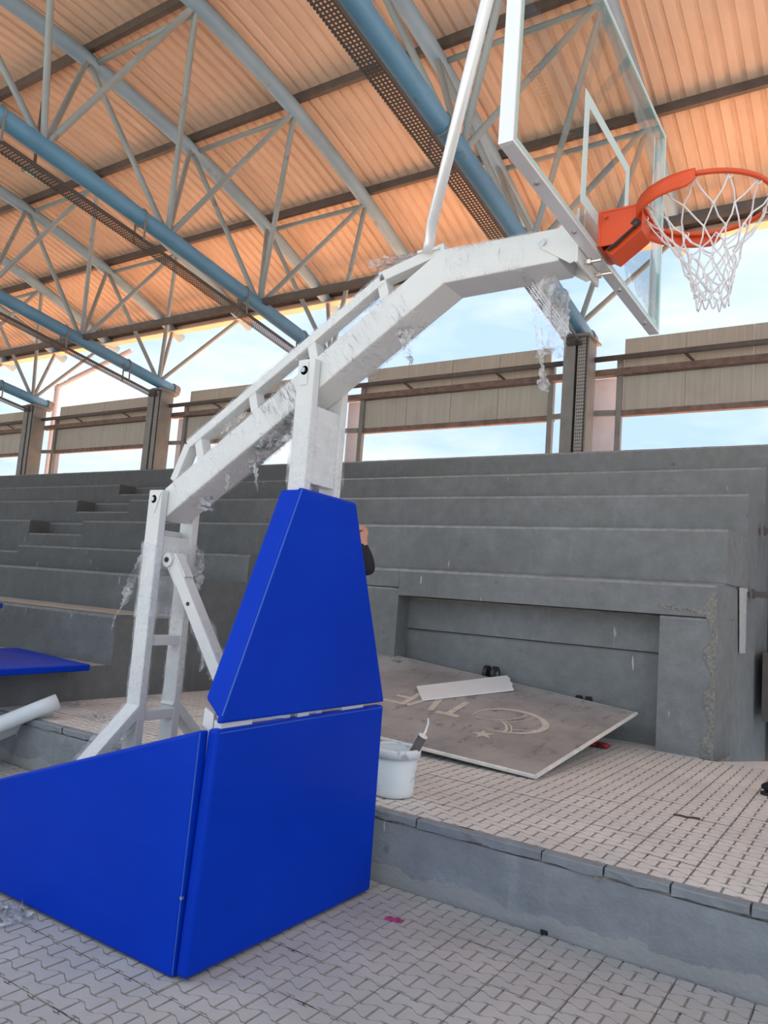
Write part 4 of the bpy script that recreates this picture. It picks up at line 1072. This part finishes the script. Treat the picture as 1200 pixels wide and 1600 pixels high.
# ---- right wall fittings
def bracket(px, py, X, name, label):
    P = on_x(px, py, X)
    r = empty(name, (P.x, P.y, P.z), label, 'bracket', 'angle brackets on the end wall')
    mk('arm', MB().box((X, P.y-0.04, P.z-0.035), (X+0.5, P.y+0.05, P.z-0.015)), 'dark_steel', r)
    mk('plate', MB().box((X, P.y-0.06, P.z-0.07), (X+0.012, P.y+0.06, P.z+0.02)), 'dark_steel', r)
    mk('edge', MB().box((X, P.y-0.05, P.z-0.06), (X+0.5, P.y-0.04, P.z+0.0)), 'dark_steel', r)
bracket(1176, 924, -1.10, 'wall_bracket', 'dark steel angle bracket level with the white painted strip')
bracket(1194, 826, -1.07, 'wall_bracket', 'dark steel angle bracket higher up the end wall')
P = on_x(1190, 1072, -1.05)
hc = empty('hose_cabinet', (P.x, P.y, 0.5), 'dark metal cabinet with red inner frame on the end wall', 'cabinet')
mk('body', MB().box((-1.04, P.y-0.05, P.z-0.34), (-0.80, P.y+0.5, P.z-0.32)).box((-1.04, P.y-0.05, P.z+0.32), (-0.80, P.y+0.5, P.z+0.34)).box((-1.04, P.y-0.05, P.z-0.32), (-0.80, P.y-0.03, P.z+0.32)).box((-1.04, P.y+0.48, P.z-0.32), (-0.80, P.y+0.5, P.z+0.32)), 'dark_steel', hc)
mk('door', MB().box((-0.82, P.y-0.03, P.z-0.32), (-0.80, P.y+0.48, P.z+0.32)), 'column', hc)
mk('inner_frame', MB().box((-0.81, P.y-0.03, P.z-0.32), (-0.795, P.y+0.0, P.z+0.32)).box((-0.81, P.y, P.z+0.29), (-0.795, P.y+0.48, P.z+0.32)), 'red', hc)
# dark shoe at the right edge
w = on_z(1199, 1242, PZ)
sh = empty('black_shoe', (w.x+0.05, w.y, PZ), 'black shoe on the platform at the right edge', 'shoe')
mk('upper', blob((w.x+0.08, w.y, PZ+0.012), 0.07, 1.7, 0.75, 0.62, 16), 'jacket', sh, smooth=True)
mk('sole', MB().prism([(w.x+0.08+0.125*cos(t*pi/8), w.y+0.055*sin(t*pi/8), PZ) for t in range(16)], (0, 0, 0.02)), 'black', sh)

# ================================================================== PERSON behind the padding
def person():
    root = empty('person', (-3.03, 3.95, PZ), 'person in a black top standing behind the blue padding, one hand raised', 'person')
    fz = PZ
    J = {}
    def add(n, p, r): J[n] = (Vector(p), r)
    bx, by = -3.05, 3.97
    add('pel', (bx, by, fz+0.93), 0.135); add('ch', (bx, by, fz+1.18), 0.135); add('sh', (bx, by, fz+1.36), 0.12); add('nk', (bx+0.01, by-0.01, fz+1.45), 0.055); add('hd0', (bx+0.02, by-0.02, fz+1.52), 0.075); add('hd1', (bx+0.02, by-0.02, fz+1.60), 0.088); add('hd2', (bx+0.015, by-0.015, fz+1.665), 0.06)
    # right arm (towards +X): shoulder, elbow out, hand up
    add('s1', (bx+0.17, by-0.01, fz+1.345), 0.065)
    el = on_y(577, 893, 3.93); add('e1', el, 0.052)
    el2 = lerp(el, on_y(570, 850, 3.90), 0.55); add('f1', el2, 0.040)
    wr1 = on_y(567, 851, 3.90); add('w1', wr1, 0.028)
    add('s2', (bx-0.17, by+0.01, fz+1.345), 0.065); add('e2', (bx-0.24, by+0.02, fz+1.07), 0.046); add('w2', (bx-0.20, by-0.10, fz+0.86), 0.030)
    for s, k in ((1, '1'), (-1, '2')):
        add('h'+k, (bx+s*0.09, by, fz+0.86), 0.095); add('k'+k, (bx+s*0.11, by-0.02, fz+0.48), 0.062); add('a'+k, (bx+s*0.12, by+0.02, fz+0.09), 0.045); add('t'+k, (bx+s*0.14, by-0.15, fz+0.045), 0.042)
    names = list(J); idx = {n: i for i, n in enumerate(names)}
    E = [('pel', 'ch'), ('ch', 'sh'), ('sh', 'nk'), ('nk', 'hd0'), ('hd0', 'hd1'), ('hd1', 'hd2'), ('sh', 's1'), ('s1', 'e1'), ('e1', 'f1'), ('f1', 'w1'), ('sh', 's2'), ('s2', 'e2'), ('e2', 'w2')]
    for k in '12': E += [('pel', 'h'+k), ('h'+k, 'k'+k), ('k'+k, 'a'+k), ('a'+k, 't'+k)]
    V = [J[n][0] for n in names]; R = [J[n][1] for n in names]; EE = [(idx[a], idx[b]) for a, b in E]
    # hands: palm + five fingers, right hand folded into a loose fist
    def hand(wi, wpos, fwd, side, curl):
        fwd = fwd.normalized(); side = side.normalized(); nrm_ = fwd.cross(side).normalized()
        pm = len(V); V.append(wpos+fwd*0.045); R.append(0.032); EE.append((wi, pm))
        for i, (o, l) in enumerate(((-0.030, 0.070), (-0.010, 0.080), (0.010, 0.075), (0.029, 0.060))):
            a = wpos+fwd*0.085+side*o; b = a+(fwd*cos(curl*0.6)+nrm_*sin(curl*0.6))*l*0.45; c = b+(fwd*cos(curl*1.5)+nrm_*sin(curl*1.5))*l*0.35; d = c+(fwd*cos(curl*2.2)+nrm_*sin(curl*2.2))*l*0.3
            pi_ = pm
            for q, r in ((a, 0.0105), (b, 0.0095), (c, 0.009), (d, 0.008)):
                V.append(q); R.append(r); EE.append((pi_, len(V)-1)); pi_ = len(V)-1
        a = wpos+fwd*0.035-side*0.035; b = a-side*0.018+fwd*0.03+nrm_*0.012; c = b+fwd*0.028+nrm_*0.015
        pi_ = pm
        for q, r in ((a, 0.013), (b, 0.0105), (c, 0.009)):
            V.append(q); R.append(r); EE.append((pi_, len(V)-1)); pi_ = len(V)-1
    hand(idx['w1'], J['w1'][0], on_y(568, 815, 3.88)-wr1, Vector((0.3, 1, 0)), 1.15)
    hand(idx['w2'], J['w2'][0], Vector((0.05, -0.25, -1)), Vector((0.3, -1, 0)), 0.5)
    me = bpy.data.meshes.new('body'); loc = world_loc(root)
    me.from_pydata([tuple(v-loc) for v in V], EE, []); me.update()
    o = bpy.data.objects.new('body', me); COL.objects.link(o); o.parent = root
    sk = o.modifiers.new('skin', 'SKIN'); sk.use_smooth_shade = True
    for i, sv in enumerate(me.skin_vertices[0].data):
        sv.radius = (R[i], R[i]*(0.75 if names[i:i+1] and names[i] in ('pel', 'ch', 'sh') else 1.0)) if i < len(names) else (R[i], R[i])
        sv.use_root = (i == idx['pel'])
    sd_ = o.modifiers.new('sub', 'SUBSURF'); sd_.levels = 2; sd_.render_levels = 2
    dg = bpy.context.evaluated_depsgraph_get(); m2 = bpy.data.meshes.new_from_object(o.evaluated_get(dg))
    o.modifiers.clear(); o.data = m2
    m2.materials.clear()
    for m in ('jacket', 'skin', 'trousers', 'black'): m2.materials.append(M[m])
    w1, w2 = J['w1'][0]-loc, J['w2'][0]-loc
    for p in m2.polygons:
        c = p.center; k = 0
        if c.z > 1.44: k = 1
        if (c-w2).length < 0.20 and c.z < w2.z+0.02 and c.x < bx-0.135-loc.x: k = 1
        if (c-w1).length < 0.19 and c.z > w1.z: k = 1
        if (c-w1).length < 0.30 and c.z <= w1.z and c.x > 0.1: k = 0
        if k == 0 and c.z < 0.90 and not ((c-w2).length < 0.12 and c.x < bx-0.135-loc.x): k = 2
        if c.z < 0.085: k = 3
        p.material_index = k; p.use_smooth = True
    hd = Vector((bx+0.02, by-0.02, fz+1.60))
    def hair(u, v):
        a = u*2*pi; b = lerp(-0.05, pi/2, v); r = 0.098
        back = 0.35 if sin(a) > 0 else 0.0
        b2 = lerp(0.45-back*1.6, pi/2, v)
        return hd+Vector((r*cos(a)*cos(b2)*0.86, r*1.02*sin(a)*cos(b2), r*1.08*sin(b2)))
    mk('hair', MB().grid(hair, 24, 8), 'hair', root, smooth=True, fix=False, solid=0.006)
    for s in (-1, 1):
        mk('ear', blob(hd+Vector((s*0.08, 0.01, -0.035)), 0.028, 0.35, 0.6, 1.0, 10), 'skin', root, smooth=True)
        mk('eye', blob(hd+Vector((s*0.032, -0.083, -0.012)), 0.011, 1, 0.7, 1.0, 10), 'plank', root, smooth=True)
        mk('iris', blob(hd+Vector((s*0.032, -0.090, -0.005)), 0.005, 1, 0.5, 1.0, 8), 'hair', root, smooth=True)
    mk('nose', MB().tube([hd+Vector((0, -0.082, 0.01)), hd+Vector((0, -0.098, -0.02)), hd+Vector((0, -0.104, -0.04)), hd+Vector((0, -0.084, -0.048))], [0.008, 0.011, 0.015, 0.008], 8), 'skin', root, smooth=True)
    mk('mouth', MB().tube([hd+Vector((-0.022, -0.076, -0.068)), hd+Vector((0, -0.084, -0.068)), hd+Vector((0.022, -0.076, -0.068))], [0.003, 0.006, 0.003], 8), 'red', root, smooth=True)
person()

# ---- small floodlight fixed under the roof sheet, top left
fc = on_y(52, 270, 6.9)
fl = empty('floodlight', (fc.x, fc.y, fc.z), 'small square floodlight under the roof above the left cable tray', 'light')
mk('housing', MB().box((fc.x-0.16, fc.y-0.13, fc.z), (fc.x+0.16, fc.y+0.13, fc.z+0.07)), 'column', fl, bevel=0.01)
mk('lens', MB().box((fc.x-0.13, fc.y-0.10, fc.z-0.008), (fc.x+0.13, fc.y+0.10, fc.z)), 'glass_edge', fl)
mk('bracket', MB().box((fc.x-0.02, fc.y-0.02, fc.z+0.07), (fc.x+0.02, fc.y+0.02, zt(fc.y)+0.27)), 'dark_steel', fl)
